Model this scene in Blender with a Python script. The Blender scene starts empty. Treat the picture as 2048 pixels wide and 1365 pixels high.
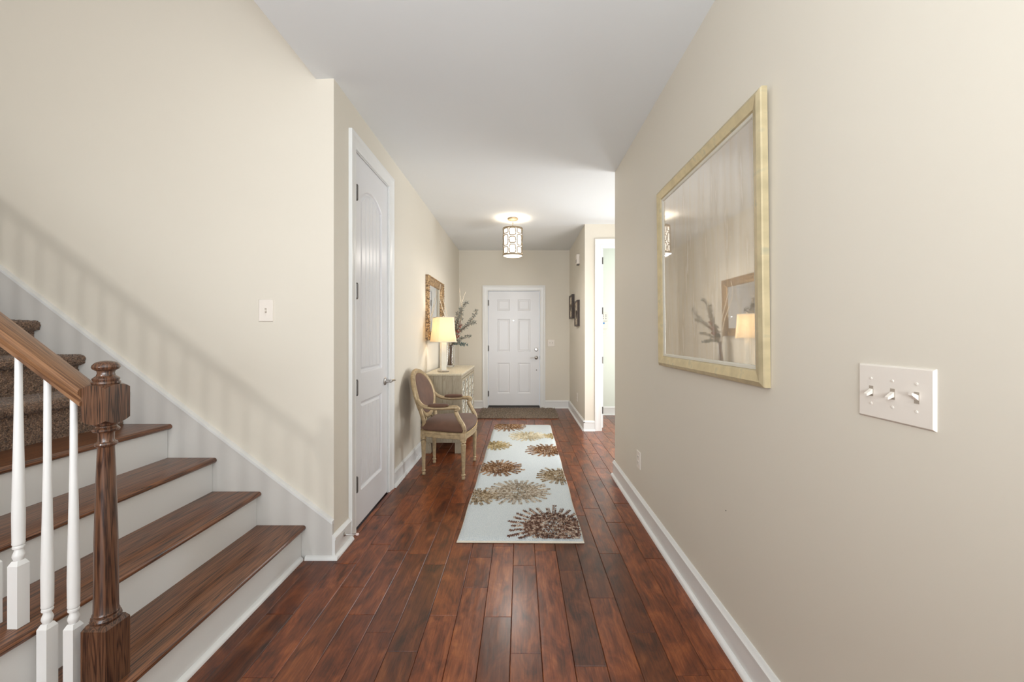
import bpy, bmesh, math, random
import numpy as np
from mathutils import Vector, Matrix, noise as mnoise
random.seed(7)
S = bpy.context.scene
C = S.collection
PI = math.pi

# ------------------------------------------------------------------ camera, world, light
cam_d = bpy.data.cameras.new('camera')
cam = bpy.data.objects.new('camera', cam_d); C.objects.link(cam)
cam.location = (0, 0, 1.275); cam.rotation_euler = (PI/2, 0, 0)
cam_d.sensor_width = 36; cam_d.lens = 780/2048*36
cam_d.shift_x = -17/2048; cam_d.shift_y = -12.5/2048
cam_d.clip_start = 0.05
S.camera = cam
w = bpy.data.worlds.new('world'); S.world = w; w.use_nodes = True
w.node_tree.nodes['Background'].inputs[0].default_value = (0.80, 0.88, 1.0, 1)
w.node_tree.nodes['Background'].inputs[1].default_value = 1.0
S.view_settings.view_transform = 'Standard'; S.view_settings.look = 'None'
S.view_settings.exposure = -0.10; S.view_settings.gamma = 1.0
S.view_settings.use_curve_mapping = False

def area(name, loc, rot, sx, sy, power, col, spread=None):
    l = bpy.data.lights.new(name, 'AREA'); l.shape = 'RECTANGLE'; l.size = sx; l.size_y = sy
    l.energy = power; l.color = col
    if spread: l.spread = spread
    o = bpy.data.objects.new(name, l); C.objects.link(o); o.location = loc; o.rotation_euler = rot
    return o
def point(name, loc, power, col, r):
    l = bpy.data.lights.new(name, 'POINT'); l.energy = power; l.color = col; l.shadow_soft_size = r
    o = bpy.data.objects.new(name, l); C.objects.link(o); o.location = loc
    return o
# daylight of assumed, unseen windows behind the camera, in the side room and passage
area('assumed_daylight_back', (-0.3, -4.40, 1.55), (PI/2, 0, 0), 3.2, 1.9, 128, (0.88, 0.94, 1.0))
area('assumed_daylight_upper', (-3.1, -4.40, 3.9), (PI/2, 0, 0), 2.0, 1.5, 5, (0.92, 0.96, 1.0))
area('assumed_daylight_side_room', (2.35, 6.10, 1.45), (-PI/2, 0, 0), 1.2, 1.7, 46, (0.88, 0.95, 1.0))
area('assumed_daylight_passage', (3.55, 4.35, 1.5), (0, PI/2, 0), 1.6, 1.4, 48, (0.90, 0.95, 1.0))
area('ceiling_fill', (-0.15, -0.9, 1.35), (math.radians(180-25), 0, 0), 1.3, 1.0, 74, (0.88, 0.95, 1.0))  # unseen fill added to brighten the near ceiling
area('passage_fill', (1.62, 3.8, 0.7), Vector((-.45, .62, .65)).to_track_quat('-Z', 'Y').to_euler(), 0.7, 0.7, 26, (1.0, 0.98, 0.95))  # unseen fill added in the passage to lift the foyer walls and ceiling

# ------------------------------------------------------------------ node helpers / materials
def mat(name):
    m = bpy.data.materials.new(name); m.use_nodes = True
    nt = m.node_tree; b = nt.nodes['Principled BSDF']
    return m, nt, b
def N(nt, t, **kw):
    n = nt.nodes.new(t)
    for k, v in kw.items():
        if k in n.inputs.keys() if hasattr(n.inputs, 'keys') else False: n.inputs[k].default_value = v
        else: setattr(n, k, v)
    return n
def srgb(r, g, b):
    f = lambda c: (c/255/12.92) if c/255 <= .04045 else ((c/255+.055)/1.055)**2.4
    return (f(r), f(g), f(b), 1)
def ramp(nt, stops):
    n = nt.nodes.new('ShaderNodeValToRGB'); e = n.color_ramp.elements
    while len(e) < len(stops): e.new(.5)
    for i, (p, c) in enumerate(stops): e[i].position = p; e[i].color = c
    return n
def coords(nt, scale=(1, 1, 1), kind='Object'):
    tc = nt.nodes.new('ShaderNodeTexCoord'); mp = nt.nodes.new('ShaderNodeMapping')
    mp.inputs['Scale'].default_value = scale
    nt.links.new(tc.outputs[kind], mp.inputs['Vector'])
    return mp
def bump(nt, b, src, strength, dist=.002):
    n = nt.nodes.new('ShaderNodeBump'); n.inputs['Strength'].default_value = strength; n.inputs['Distance'].default_value = dist
    nt.links.new(src, n.inputs['Height']); nt.links.new(n.outputs[0], b.inputs['Normal'])
def plain(name, col, rough=.5, metal=0, noise=0, nscale=60, bumpy=0, **extra):
    m, nt, b = mat(name)
    b.inputs['Roughness'].default_value = rough; b.inputs['Metallic'].default_value = metal
    mp = coords(nt); nz = nt.nodes.new('ShaderNodeTexNoise'); nz.inputs['Scale'].default_value = nscale; nz.inputs['Detail'].default_value = 4
    nt.links.new(mp.outputs[0], nz.inputs['Vector'])
    k = noise
    r = ramp(nt, [(.3, tuple(c*(1-k) for c in col[:3])+(1,)), (.7, tuple(min(1, c*(1+k)) for c in col[:3])+(1,))])
    nt.links.new(nz.outputs['Fac'], r.inputs[0]); nt.links.new(r.outputs[0], b.inputs['Base Color'])
    if bumpy: bump(nt, b, nz.outputs['Fac'], bumpy)
    for kk, v in extra.items(): b.inputs[kk.replace('_', ' ')].default_value = v
    return m
M = {}
M['paint'] = plain('wall_paint', srgb(223, 216, 202), .6, 0, .012, 1.3, .0)
M['paint_room'] = plain('wall_paint_pale', srgb(226, 232, 222), .6, 0, .01, 1.3)
M['ceiling'] = plain('ceiling_paint', srgb(230, 232, 232), .75, 0, .008, 2)
M['trim'] = plain('trim_white', srgb(232, 232, 230), .32, 0, .008, 5)
M['trim_shaded'] = plain('stair_trim_shaded', srgb(212, 209, 204), .35, 0, .008, 5)  # trim white greyed for skirt and stringer, their shade put into the colour
M['door'] = plain('door_white', srgb(228, 228, 230), .30, 0, .008, 5)
M['plate'] = plain('switch_plastic', srgb(236, 228, 218), .3, 0, .005, 5)
M['dark'] = plain('dark_slot', srgb(50, 45, 42), .6)
M['slot'] = plain('plate_recess', srgb(168, 156, 142), .6)
M['nickel'] = plain('satin_nickel', srgb(176, 172, 168), .28, 1, .05, 40)
M['bronze'] = plain('hinge_metal', srgb(116, 113, 110), .4, .8, .08, 60)
M['rubber'] = plain('rubber_tip', srgb(226, 205, 200), .6)
M['chairwood'] = plain('antiqued_gilt_wood', srgb(174, 152, 118), .4, .25, .22, 34, .2)
M['velvet'] = plain('mauve_brown_velvet', srgb(98, 68, 52), .8, 0, .22, 9, 0)
M['velvet'].node_tree.nodes['Principled BSDF'].inputs['Sheen Weight'].default_value = .12
M['nail'] = plain('nailheads', srgb(150, 125, 85), .3, .9)
M['marble'] = plain('lamp_base_stone', srgb(222, 218, 205), .3, 0, .04, 14)
M['leaf'] = plain('dusty_leaf', srgb(140, 140, 130), .6, 0, .35, 30)
M['twig_pale'] = plain('pale_twig', srgb(214, 200, 178), .7, 0, .1, 40)
M['twig_brown'] = plain('brown_twig', srgb(112, 84, 66), .7, 0, .2, 40)
M['red'] = plain('red_petals', srgb(158, 84, 68), .6, 0, .3, 60)
M['blueleaf'] = plain('blue_green_leaf', srgb(88, 108, 106), .6, 0, .3, 30)
M['darkframe'] = plain('dark_wood_frame', srgb(58, 44, 36), .4, 0, .2, 40)
M['screen'] = plain('keypad_screen', srgb(40, 130, 200), .3)
M['fret'] = plain('fretwork_metal', srgb(150, 134, 110), .45, .5, .08, 50)
M['lip'] = plain('frame_inner_lip', srgb(214, 210, 198), .3, .3, .03, 20)

def emis(name, col, st):
    m, nt, b = mat(name); b.inputs['Base Color'].default_value = col
    b.inputs['Emission Color'].default_value = col; b.inputs['Emission Strength'].default_value = st
    return m
M['diffuser'] = emis('lit_diffuser', (1, .95, .87, 1), 1.02)
M['pinlight'] = emis('peephole_daylight', (1, 1, 1, 1), 6)
M['glow'] = emis('lit_bottom_diffuser', (1, .95, .87, 1), 1.6)
M['globe'] = emis('assumed_lamp_glow', (1, .9, .78, 1), 2)  # meant for the assumed stairwell lamp

def shade_mat():
    m, nt, b = mat('lamp_shade_linen'); nt.nodes.remove(b)
    out = nt.nodes['Material Output']
    d = nt.nodes.new('ShaderNodeBsdfDiffuse'); d.inputs[0].default_value = srgb(242, 226, 196)
    t = nt.nodes.new('ShaderNodeBsdfTranslucent'); t.inputs[0].default_value = srgb(252, 240, 218)
    mx = nt.nodes.new('ShaderNodeMixShader'); mx.inputs[0].default_value = .38
    mp = coords(nt, (60, 60, 4)); nz = nt.nodes.new('ShaderNodeTexNoise'); nz.inputs['Scale'].default_value = 2
    nt.links.new(mp.outputs[0], nz.inputs['Vector'])
    bp = nt.nodes.new('ShaderNodeBump'); bp.inputs['Strength'].default_value = .2; nt.links.new(nz.outputs['Fac'], bp.inputs['Height'])
    nt.links.new(bp.outputs[0], d.inputs['Normal'])
    nt.links.new(d.outputs[0], mx.inputs[1]); nt.links.new(t.outputs[0], mx.inputs[2]); nt.links.new(mx.outputs[0], out.inputs[0])
    return m
M['shade'] = shade_mat()

def floor_mat():
    m, nt, b = mat('walnut_stained_plank')
    oi = nt.nodes.new('ShaderNodeObjectInfo')
    mp = coords(nt, (1, 1, 1))
    off = nt.nodes.new('ShaderNodeVectorMath'); off.operation = 'MULTIPLY_ADD'
    cmb = nt.nodes.new('ShaderNodeCombineXYZ')
    for i in range(3): nt.links.new(oi.outputs['Random'], cmb.inputs[i])
    off.inputs[1].default_value = (37, 53, 11)
    nt.links.new(cmb.outputs[0], off.inputs[0]); nt.links.new(mp.outputs[0], off.inputs[2])
    def sc(v):
        s = nt.nodes.new('ShaderNodeVectorMath'); s.operation = 'MULTIPLY'; s.inputs[1].default_value = v
        nt.links.new(off.outputs[0], s.inputs[0]); return s
    cloud = nt.nodes.new('ShaderNodeTexNoise'); cloud.inputs['Scale'].default_value = 1; cloud.inputs['Detail'].default_value = 5; cloud.inputs['Roughness'].default_value = .6; cloud.inputs['Distortion'].default_value = 1.2
    nt.links.new(sc((11, 4.5, 11)).outputs[0], cloud.inputs['Vector'])
    grain = nt.nodes.new('ShaderNodeTexNoise'); grain.inputs['Scale'].default_value = 1; grain.inputs['Detail'].default_value = 6; grain.inputs['Distortion'].default_value = .8
    nt.links.new(sc((120, 9, 60)).outputs[0], grain.inputs['Vector'])
    knot = nt.nodes.new('ShaderNodeTexVoronoi'); knot.inputs['Scale'].default_value = 1
    nt.links.new(sc((5.5, 1.9, 3)).outputs[0], knot.inputs['Vector'])
    kr = ramp(nt, [(.02, (.18, .18, .18, 1)), (.16, (1, 1, 1, 1))]); nt.links.new(knot.outputs['Distance'], kr.inputs[0])
    r = ramp(nt, [(.33, srgb(44, 20, 11)), (.44, srgb(92, 44, 22)), (.56, srgb(126, 66, 34)), (.72, srgb(166, 98, 54))])
    mixf = nt.nodes.new('ShaderNodeMath'); mixf.operation = 'MULTIPLY_ADD'; mixf.inputs[1].default_value = .34
    mm = nt.nodes.new('ShaderNodeMath'); mm.operation = 'MULTIPLY'; mm.inputs[1].default_value = .70
    nt.links.new(cloud.outputs['Fac'], mm.inputs[0]); nt.links.new(grain.outputs['Fac'], mixf.inputs[0]); nt.links.new(mm.outputs[0], mixf.inputs[2])
    nt.links.new(mixf.outputs[0], r.inputs[0])
    m1 = nt.nodes.new('ShaderNodeMix'); m1.data_type = 'RGBA'; m1.blend_type = 'MULTIPLY'; m1.inputs[0].default_value = 1
    nt.links.new(r.outputs[0], m1.inputs[6]); nt.links.new(oi.outputs['Color'], m1.inputs[7])
    m2 = nt.nodes.new('ShaderNodeMix'); m2.data_type = 'RGBA'; m2.blend_type = 'MULTIPLY'; m2.inputs[0].default_value = .85
    nt.links.new(m1.outputs[2], m2.inputs[6]); nt.links.new(kr.outputs[0], m2.inputs[7])
    nt.links.new(m2.outputs[2], b.inputs['Base Color'])
    b.inputs['Roughness'].default_value = .3
    b.inputs['Coat Weight'].default_value = .1; b.inputs['Coat Roughness'].default_value = .18
    wv = nt.nodes.new('ShaderNodeTexNoise'); wv.inputs['Scale'].default_value = 1; wv.inputs['Detail'].default_value = 1
    nt.links.new(sc((26, 5, 10)).outputs[0], wv.inputs['Vector'])
    ad = nt.nodes.new('ShaderNodeMath'); ad.operation = 'MULTIPLY_ADD'; ad.inputs[1].default_value = .12
    nt.links.new(grain.outputs['Fac'], ad.inputs[0]); nt.links.new(wv.outputs['Fac'], ad.inputs[2])
    bump(nt, b, ad.outputs[0], .35, .003)
    return m
M['plank'] = floor_mat()
M['subfloor'] = plain('dark_subfloor', srgb(46, 24, 17), .5)

def oak(name, sc, light, mid, dark, rough=.3):
    m, nt, b = mat(name)
    mp = coords(nt, sc)
    oi = nt.nodes.new('ShaderNodeObjectInfo'); cmb = nt.nodes.new('ShaderNodeCombineXYZ')
    for i in range(3): nt.links.new(oi.outputs['Random'], cmb.inputs[i])
    off = nt.nodes.new('ShaderNodeVectorMath'); off.operation = 'MULTIPLY_ADD'; off.inputs[1].default_value = (9, 7, 13)
    nt.links.new(cmb.outputs[0], off.inputs[0]); nt.links.new(mp.outputs[0], off.inputs[2])
    nz = nt.nodes.new('ShaderNodeTexNoise'); nz.inputs['Scale'].default_value = 1.0; nz.inputs['Detail'].default_value = 3; nz.inputs['Distortion'].default_value = .6
    nt.links.new(off.outputs[0], nz.inputs['Vector'])
    # rings from a stretched noise field
    mu = nt.nodes.new('ShaderNodeMath'); mu.operation = 'MULTIPLY'; mu.inputs[1].default_value = 20
    fr = nt.nodes.new('ShaderNodeMath'); fr.operation = 'PINGPONG'; fr.inputs[1].default_value = 1
    nt.links.new(nz.outputs['Fac'], mu.inputs[0]); nt.links.new(mu.outputs[0], fr.inputs[0])
    fine = nt.nodes.new('ShaderNodeTexNoise'); fine.inputs['Scale'].default_value = 14; fine.inputs['Detail'].default_value = 4
    nt.links.new(off.outputs[0], fine.inputs['Vector'])
    ad = nt.nodes.new('ShaderNodeMath'); ad.operation = 'MULTIPLY_ADD'; ad.inputs[1].default_value = .55
    hf = nt.nodes.new('ShaderNodeMath'); hf.operation = 'MULTIPLY'; hf.inputs[1].default_value = .55
    nt.links.new(fr.outputs[0], hf.inputs[0]); nt.links.new(fine.outputs['Fac'], ad.inputs[0]); nt.links.new(hf.outputs[0], ad.inputs[2])
    r = ramp(nt, [(.30, dark), (.44, mid), (.74, light)])
    nt.links.new(ad.outputs[0], r.inputs[0]); nt.links.new(r.outputs[0], b.inputs['Base Color'])
    b.inputs['Roughness'].default_value = rough
    b.inputs['Coat Weight'].default_value = .3; b.inputs['Coat Roughness'].default_value = .15
    bump(nt, b, ad.outputs[0], .12, .001)
    return m
M['oak_tread'] = oak('stained_oak_tread', (44, .8, 44), srgb(132, 84, 52), srgb(96, 57, 35), srgb(46, 27, 18))
M['oak_post'] = oak('stained_oak_post', (34, 34, 1.4), srgb(106, 74, 54), srgb(80, 54, 40), srgb(46, 31, 25), .28)
M['oak_rail'] = oak('stained_oak_rail', (1.2, 50, 1.2), srgb(140, 102, 72), srgb(120, 84, 58), srgb(94, 64, 45), .32)
M['driftwood'] = oak('limed_driftwood', (70, 70, 2), srgb(172, 161, 140), srgb(160, 148, 127), srgb(144, 132, 111), .6)
M['driftwood'].node_tree.nodes['Principled BSDF'].inputs['Coat Weight'].default_value = 0
M['driftwood_top'] = oak('limed_driftwood_top', (60, 2, 8), srgb(208, 197, 172), srgb(196, 184, 158), srgb(182, 169, 142), .45)

def carpet_mat(name, c1, c2, c3, scale):
    m, nt, b = mat(name)
    mp = coords(nt); nz = nt.nodes.new('ShaderNodeTexNoise'); nz.inputs['Scale'].default_value = scale; nz.inputs['Detail'].default_value = 3; nz.inputs['Roughness'].default_value = .7
    nt.links.new(mp.outputs[0], nz.inputs['Vector'])
    r = ramp(nt, [(.34, c1), (.5, c2), (.66, c3)])
    nt.links.new(nz.outputs['Fac'], r.inputs[0]); nt.links.new(r.outputs[0], b.inputs['Base Color'])
    b.inputs['Roughness'].default_value = .95; b.inputs['Sheen Weight'].default_value = .3
    bump(nt, b, nz.outputs['Fac'], 1, .006)
    return m
M['carpet'] = carpet_mat('brown_frieze_carpet', srgb(62, 48, 40), srgb(124, 97, 78), srgb(182, 148, 120), 160)
M['mat'] = carpet_mat('shaggy_mat_yarn', srgb(92, 78, 66), srgb(142, 124, 106), srgb(190, 174, 152), 120)
M['binding'] = plain('rug_edge_yarn', srgb(226, 218, 200), .95, 0, .08, 200, .6)
M['rug'] = carpet_mat('rug_wool', srgb(198, 210, 215), srgb(216, 224, 226), srgb(230, 235, 235), 160)
def tuft(name, c, hi):
    m, nt, b = mat(name); mp = coords(nt); nz = nt.nodes.new('ShaderNodeTexNoise'); nz.inputs['Scale'].default_value = 55; nz.inputs['Detail'].default_value = 2
    nt.links.new(mp.outputs[0], nz.inputs['Vector'])
    r = ramp(nt, [(.36, tuple(x*.55 for x in c[:3])+(1,)), (.48, c), (.58, hi), (.68, srgb(216, 206, 190))])
    nt.links.new(nz.outputs['Fac'], r.inputs[0]); nt.links.new(r.outputs[0], b.inputs['Base Color']); b.inputs['Roughness'].default_value = .9
    return m
for k, c, h_ in (('t_brown', (140, 100, 68), (190, 152, 112)), ('t_dark', (116, 84, 70), (182, 152, 130)), ('t_gold', (188, 164, 114), (214, 196, 152)), ('t_taupe', (184, 166, 142), (214, 204, 188)),
                 ('t_cream', (220, 206, 172), (230, 220, 196)), ('t_beige', (160, 136, 104), (202, 184, 154))):
    M[k] = tuft('tufts_'+k[2:], srgb(*c), srgb(*h_))

def gold_frame():
    m, nt, b = mat('champagne_gold_leaf')
    mp = coords(nt, (1, 3, 3)); nz = nt.nodes.new('ShaderNodeTexNoise'); nz.inputs['Scale'].default_value = 6; nz.inputs['Detail'].default_value = 3
    nt.links.new(mp.outputs[0], nz.inputs['Vector'])
    r = ramp(nt, [(.3, srgb(198, 185, 150)), (.6, srgb(216, 201, 164)), (.75, srgb(190, 184, 156))])
    nt.links.new(nz.outputs['Fac'], r.inputs[0]); nt.links.new(r.outputs[0], b.inputs['Base Color'])
    b.inputs['Metallic'].default_value = .55; b.inputs['Roughness'].default_value = .38
    return m
M['gold'] = gold_frame()
def carved():
    m, nt, b = mat('carved_antique_gold')
    mp = coords(nt); v = nt.nodes.new('ShaderNodeTexVoronoi'); v.inputs['Scale'].default_value = 55
    nt.links.new(mp.outputs[0], v.inputs['Vector'])
    r = ramp(nt, [(.1, srgb(206, 176, 130)), (.5, srgb(164, 134, 98)), (.9, srgb(104, 80, 58))])
    nt.links.new(v.outputs['Distance'], r.inputs[0]); nt.links.new(r.outputs[0], b.inputs['Base Color'])
    b.inputs['Metallic'].default_value = .4; b.inputs['Roughness'].default_value = .45
    bump(nt, b, v.outputs['Distance'], .8, .004)
    return m
M['carved'] = carved()
def antique_glass():
    m, nt, b = mat('antiqued_mirror_glass')
    b.inputs['Metallic'].default_value = 1; b.inputs['Roughness'].default_value = .02
    b.inputs['Base Color'].default_value = (.86, .84, .80, 1)
    out = nt.nodes['Material Output']
    d = nt.nodes.new('ShaderNodeBsdfDiffuse')
    mp = coords(nt, (1, 11, 1.1)); nz = nt.nodes.new('ShaderNodeTexNoise'); nz.inputs['Scale'].default_value = 2.4; nz.inputs['Detail'].default_value = 9; nz.inputs['Distortion'].default_value = .25
    nt.links.new(mp.outputs[0], nz.inputs['Vector'])
    r = ramp(nt, [(.3, srgb(232, 220, 204)), (.5, srgb(214, 200, 180)), (.61, srgb(202, 186, 162)), (.68, srgb(224, 212, 196))])
    nt.links.new(nz.outputs['Fac'], r.inputs[0]); nt.links.new(r.outputs[0], d.inputs[0])
    f = ramp(nt, [(.35, (.30, .30, .30, 1)), (.68, (.42, .42, .42, 1))]); nt.links.new(nz.outputs['Fac'], f.inputs[0])
    mx = nt.nodes.new('ShaderNodeMixShader'); nt.links.new(f.outputs[0], mx.inputs[0])
    nt.links.new(b.outputs[0], mx.inputs[1]); nt.links.new(d.outputs[0], mx.inputs[2]); nt.links.new(mx.outputs[0], out.inputs[0])
    return m
M['antique_mirror'] = antique_glass()
M['mirror'] = plain('mirror_glass', (.86, .86, .84, 1), .01, 1)
def glass():
    m, nt, b = mat('clear_glass')
    b.inputs['Transmission Weight'].default_value = 1; b.inputs['Roughness'].default_value = .02; b.inputs['IOR'].default_value = 1.35
    b.inputs['Base Color'].default_value = (.97, .98, .98, 1)
    return m
M['glass'] = glass()
def pane_mat():
    m, nt, b = mat('window_pane'); b.inputs['Transmission Weight'].default_value = 1; b.inputs['IOR'].default_value = 1.02; b.inputs['Roughness'].default_value = 0
    return m
M['pane'] = pane_mat()

# ------------------------------------------------------------------ mesh helpers
class MB:
    def __init__(s): s.v = []; s.f = []
    def add(s, vs, fs):
        o = len(s.v); s.v += [tuple(v) for v in vs]; s.f += [tuple(i+o for i in f) for f in fs]; return s
    def box(s, x0, x1, y0, y1, z0, z1, T=None):
        vs = [(x, y, z) for z in (z0, z1) for y in (y0, y1) for x in (x0, x1)]
        if T: vs = [T(*v) for v in vs]
        return s.add(vs, [(0, 2, 3, 1), (4, 5, 7, 6), (0, 1, 5, 4), (2, 6, 7, 3), (0, 4, 6, 2), (1, 3, 7, 5)])
    def chbox(s, x0, x1, y0, y1, z0, z1, c, T=None):          # box with all edges chamfered
        b = bmesh.new(); bmesh.ops.create_cube(b, size=1)
        for v in b.verts:
            v.co = Vector((x0 if v.co.x < 0 else x1, y0 if v.co.y < 0 else y1, z0 if v.co.z < 0 else z1))
        bmesh.ops.bevel(b, geom=b.edges[:], offset=c, segments=1, affect='EDGES')
        b.verts.index_update()
        vs = [tuple(v.co) for v in b.verts]; fs = [tuple(v.index for v in f.verts) for f in b.faces]; b.free()
        if T: vs = [T(*v) for v in vs]
        return s.add(vs, fs)
    def prism(s, poly, T, a0, a1):                             # poly (u,v) swept along a
        n = len(poly)
        vs = [T(u, a0, v) for u, v in poly] + [T(u, a1, v) for u, v in poly]
        fs = [(i, (i+1) % n, n+(i+1) % n, n+i) for i in range(n)] + [tuple(range(n))[::-1], tuple(range(n, 2*n))]
        return s.add(vs, fs)
    def lathe(s, prof, c=(0, 0, 0), seg=24, T=None, stretch=(1, 1)):
        vs = []; fs = []
        for r, z in prof:
            for k in range(seg):
                a = 2*PI*k/seg; v = (c[0]+r*math.cos(a)*stretch[0], c[1]+r*math.sin(a)*stretch[1], c[2]+z)
                vs.append(T(*v) if T else v)
        for i in range(len(prof)-1):
            for k in range(seg):
                fs.append((i*seg+k, i*seg+(k+1) % seg, (i+1)*seg+(k+1) % seg, (i+1)*seg+k))
        ring = prof[0] == prof[-1]
        if prof[0][0] > 0 and not ring: fs.append(tuple(range(seg))[::-1])
        if prof[-1][0] > 0 and not ring: fs.append(tuple(range((len(prof)-1)*seg, len(prof)*seg)))
        return s.add(vs, fs)
    def tube(s, pts, rad, seg=8, closed=False, flat=1.0, up=(0, 0, 1)):
        pts = [Vector(p) for p in pts]; n = len(pts)
        if not hasattr(rad, '__len__'): rad = [rad]*n
        vs = []; fs = []; u = Vector(up)
        for i, p in enumerate(pts):
            a = pts[(i-1) % n] if (closed or i > 0) else p; b = pts[(i+1) % n] if (closed or i < n-1) else p
            t = (b-a).normalized(); x = t.cross(u)
            if x.length < 1e-4: x = t.cross(Vector((1, 0, .01)))
            x.normalize(); y = x.cross(t).normalized()
            for k in range(seg):
                an = 2*PI*k/seg; vs.append(p+x*math.cos(an)*rad[i]*flat+y*math.sin(an)*rad[i])
        m = n if closed else n-1
        for i in range(m):
            j = (i+1) % n
            for k in range(seg): fs.append((i*seg+k, i*seg+(k+1) % seg, j*seg+(k+1) % seg, j*seg+k))
        if not closed: fs += [tuple(range(seg))[::-1], tuple(range((n-1)*seg, n*seg))]
        return s.add(vs, fs)
    def sphere(s, c, r, seg=10, rings=6, sc=(1, 1, 1)):
        vs = [(c[0], c[1], c[2]-r*sc[2])]; fs = []
        for i in range(1, rings):
            p = -PI/2+PI*i/rings
            for k in range(seg):
                a = 2*PI*k/seg; vs.append((c[0]+r*sc[0]*math.cos(p)*math.cos(a), c[1]+r*sc[1]*math.cos(p)*math.sin(a), c[2]+r*sc[2]*math.sin(p)))
        vs.append((c[0], c[1], c[2]+r*sc[2])); L = len(vs)-1
        for k in range(seg): fs.append((0, 1+(k+1) % seg, 1+k)); fs.append((L, 1+(rings-2)*seg+k, 1+(rings-2)*seg+(k+1) % seg))
        for i in range(rings-2):
            for k in range(seg): a = 1+i*seg; fs.append((a+k, a+(k+1) % seg, a+seg+(k+1) % seg, a+seg+k))
        return s.add(vs, fs)
    def loop(s, a0, a1, z0, z1, prof, T, closed=True):         # picture-frame / casing loop, prof (u outward, n out of wall)
        vs = []; n = len(prof); fs = []
        cs = [(a0, z0, -1, -1 if closed else 0), (a0, z1, -1, 1), (a1, z1, 1, 1), (a1, z0, 1, -1 if closed else 0)]
        for (a, z, sa, sz) in cs:
            for (u, q) in prof: vs.append(T(a+sa*u, q, z+sz*u))
        for i in range(4 if closed else 3):
            j = (i+1) % 4
            for k in range(n): k2 = (k+1) % n; fs.append((i*n+k, i*n+k2, j*n+k2, j*n+k))
        if not closed: fs += [tuple(range(n)), tuple(range(3*n, 4*n))[::-1]]
        return s.add(vs, fs)
    def build(s, name, m, parent=None, smooth=True, angle=35, recalc=True):
        me = bpy.data.meshes.new(name); off = Vector((0, 0, 0))
        if parent is not None and parent.get('_w'):
            off = Vector(parent['_w'])
        me.from_pydata([tuple(Vector(v)-off) for v in s.v] if off.length else s.v, [], s.f); me.validate()
        if recalc:
            b = bmesh.new(); b.from_mesh(me); bmesh.ops.recalc_face_normals(b, faces=b.faces[:]); b.to_mesh(me); b.free()
        if smooth:
            me.polygons.foreach_set('use_smooth', [True]*len(me.polygons)); me.set_sharp_from_angle(angle=math.radians(angle))
        me.materials.append(m)
        o = bpy.data.objects.new(name, me); C.objects.link(o)
        if parent is not None:
            o.parent = parent
            if off.length: o['_w'] = parent['_w']
        return o
def thing(name, label=None, cat=None, loc=(0, 0, 0), rz=0, group=None, world=True, kind=None):
    o = bpy.data.objects.new(name, None); C.objects.link(o); o.empty_display_size = .1
    o.location = loc; o.rotation_euler = (0, 0, rz)
    if world and Vector(loc).length: o['_w'] = list(loc)
    return tag(o, label, cat, group, kind)
def tag(o, label=None, cat=None, group=None, kind=None):
    if label: o['label'] = label
    if cat: o['category'] = cat
    if group: o['group'] = group
    if kind: o['kind'] = kind
    return o
def struct(name, mb, m, **k):
    o = mb.build(name, m, None, **k); o['kind'] = 'structure'; return o

# ------------------------------------------------------------------ plan of the house (metres; camera at the origin looking along +Y)
XL, XR = -1.07, .854          # hall side walls
YS, YF = 2.235, 6.777         # stair back wall, front wall
YP0, YP1 = 3.525, 5.176       # opening to the passage on the right
H = 2.745
XE = -1.172                   # edge of the ceiling over the open stairwell
T_L = lambda a, n, z: (XL+n, a, z)
T_R = lambda a, n, z: (XR-n, a, z)
T_F = lambda a, n, z: (a, YF-n, z)
T_S = lambda a, n, z: (a, YS-n, z)
T_P = lambda a, n, z: (a, YP1-n, z)

# closet door opening in the left wall
DC0, DC1, DCH = 2.518, 3.155, 2.475
# front door
DF0, DF1, DFZ0, DFZ1 = -.568, .340, .045, 2.04
# side room door in wall at YP1
DS0, DS1, DSH = 1.075, 1.90, 2.455

wl = MB()
wl.box(XL-.12, XL, YS, DC0, 0, H); wl.box(XL-.12, XL, DC0, DC1, DCH, H); wl.box(XL-.12, XL, DC1, YF+.12, 0, H)
struct('wall_left', wl, M['paint'], smooth=False)
ws = MB(); ws.box(-5.2, XL-.12, YS, YS+.12, 0, 5.5); ws.box(XL-.12, XE+.102, YS, YS+.12, H, 5.5)
struct('wall_stair', ws, M['paint'], smooth=False)
wr = MB(); wr.box(XR, XR+.12, -4.5, YP0, 0, H); struct('wall_right', wr, M['paint'], smooth=False)
wr = MB(); wr.box(XR, XR+.12, YP1, YF+.12, 0, H); struct('wall_right_foyer', wr, M['paint'], smooth=False)
wf = MB(); wf.box(XL-.12, DF0, YF, YF+.14, 0, H); wf.box(DF1, XR, YF, YF+.14, 0, H); wf.box(DF0, DF1, YF, YF+.14, DFZ1, H); wf.box(DF0, DF1, YF, YF+.14, -.02, .02)
struct('wall_front', wf, M['paint'], smooth=False)
wp = MB(); wp.box(XR+.12, DS0, YP1, YP1+.115, 0, H); wp.box(DS1, 3.7, YP1, YP1+.115, 0, H); wp.box(DS0, DS1, YP1, YP1+.115, DSH, H)
struct('wall_passage', wp, M['paint'], smooth=False)
wp = MB(); wp.box(XR+.12, 3.7, YP0-.12, YP0, 0, H); struct('wall_passage_near', wp, M['paint'], smooth=False)
wp = MB(); wp.box(3.6, 3.7, YP0, YP1, 0, .75); wp.box(3.6, 3.7, YP0, YP1, 2.3, H); wp.box(3.6, 3.7, YP0, 3.5, .75, 2.3); wp.box(3.6, 3.7, 5.15, YP1, .75, 2.3)
struct('wall_passage_end', wp, M['paint'], smooth=False)
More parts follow.
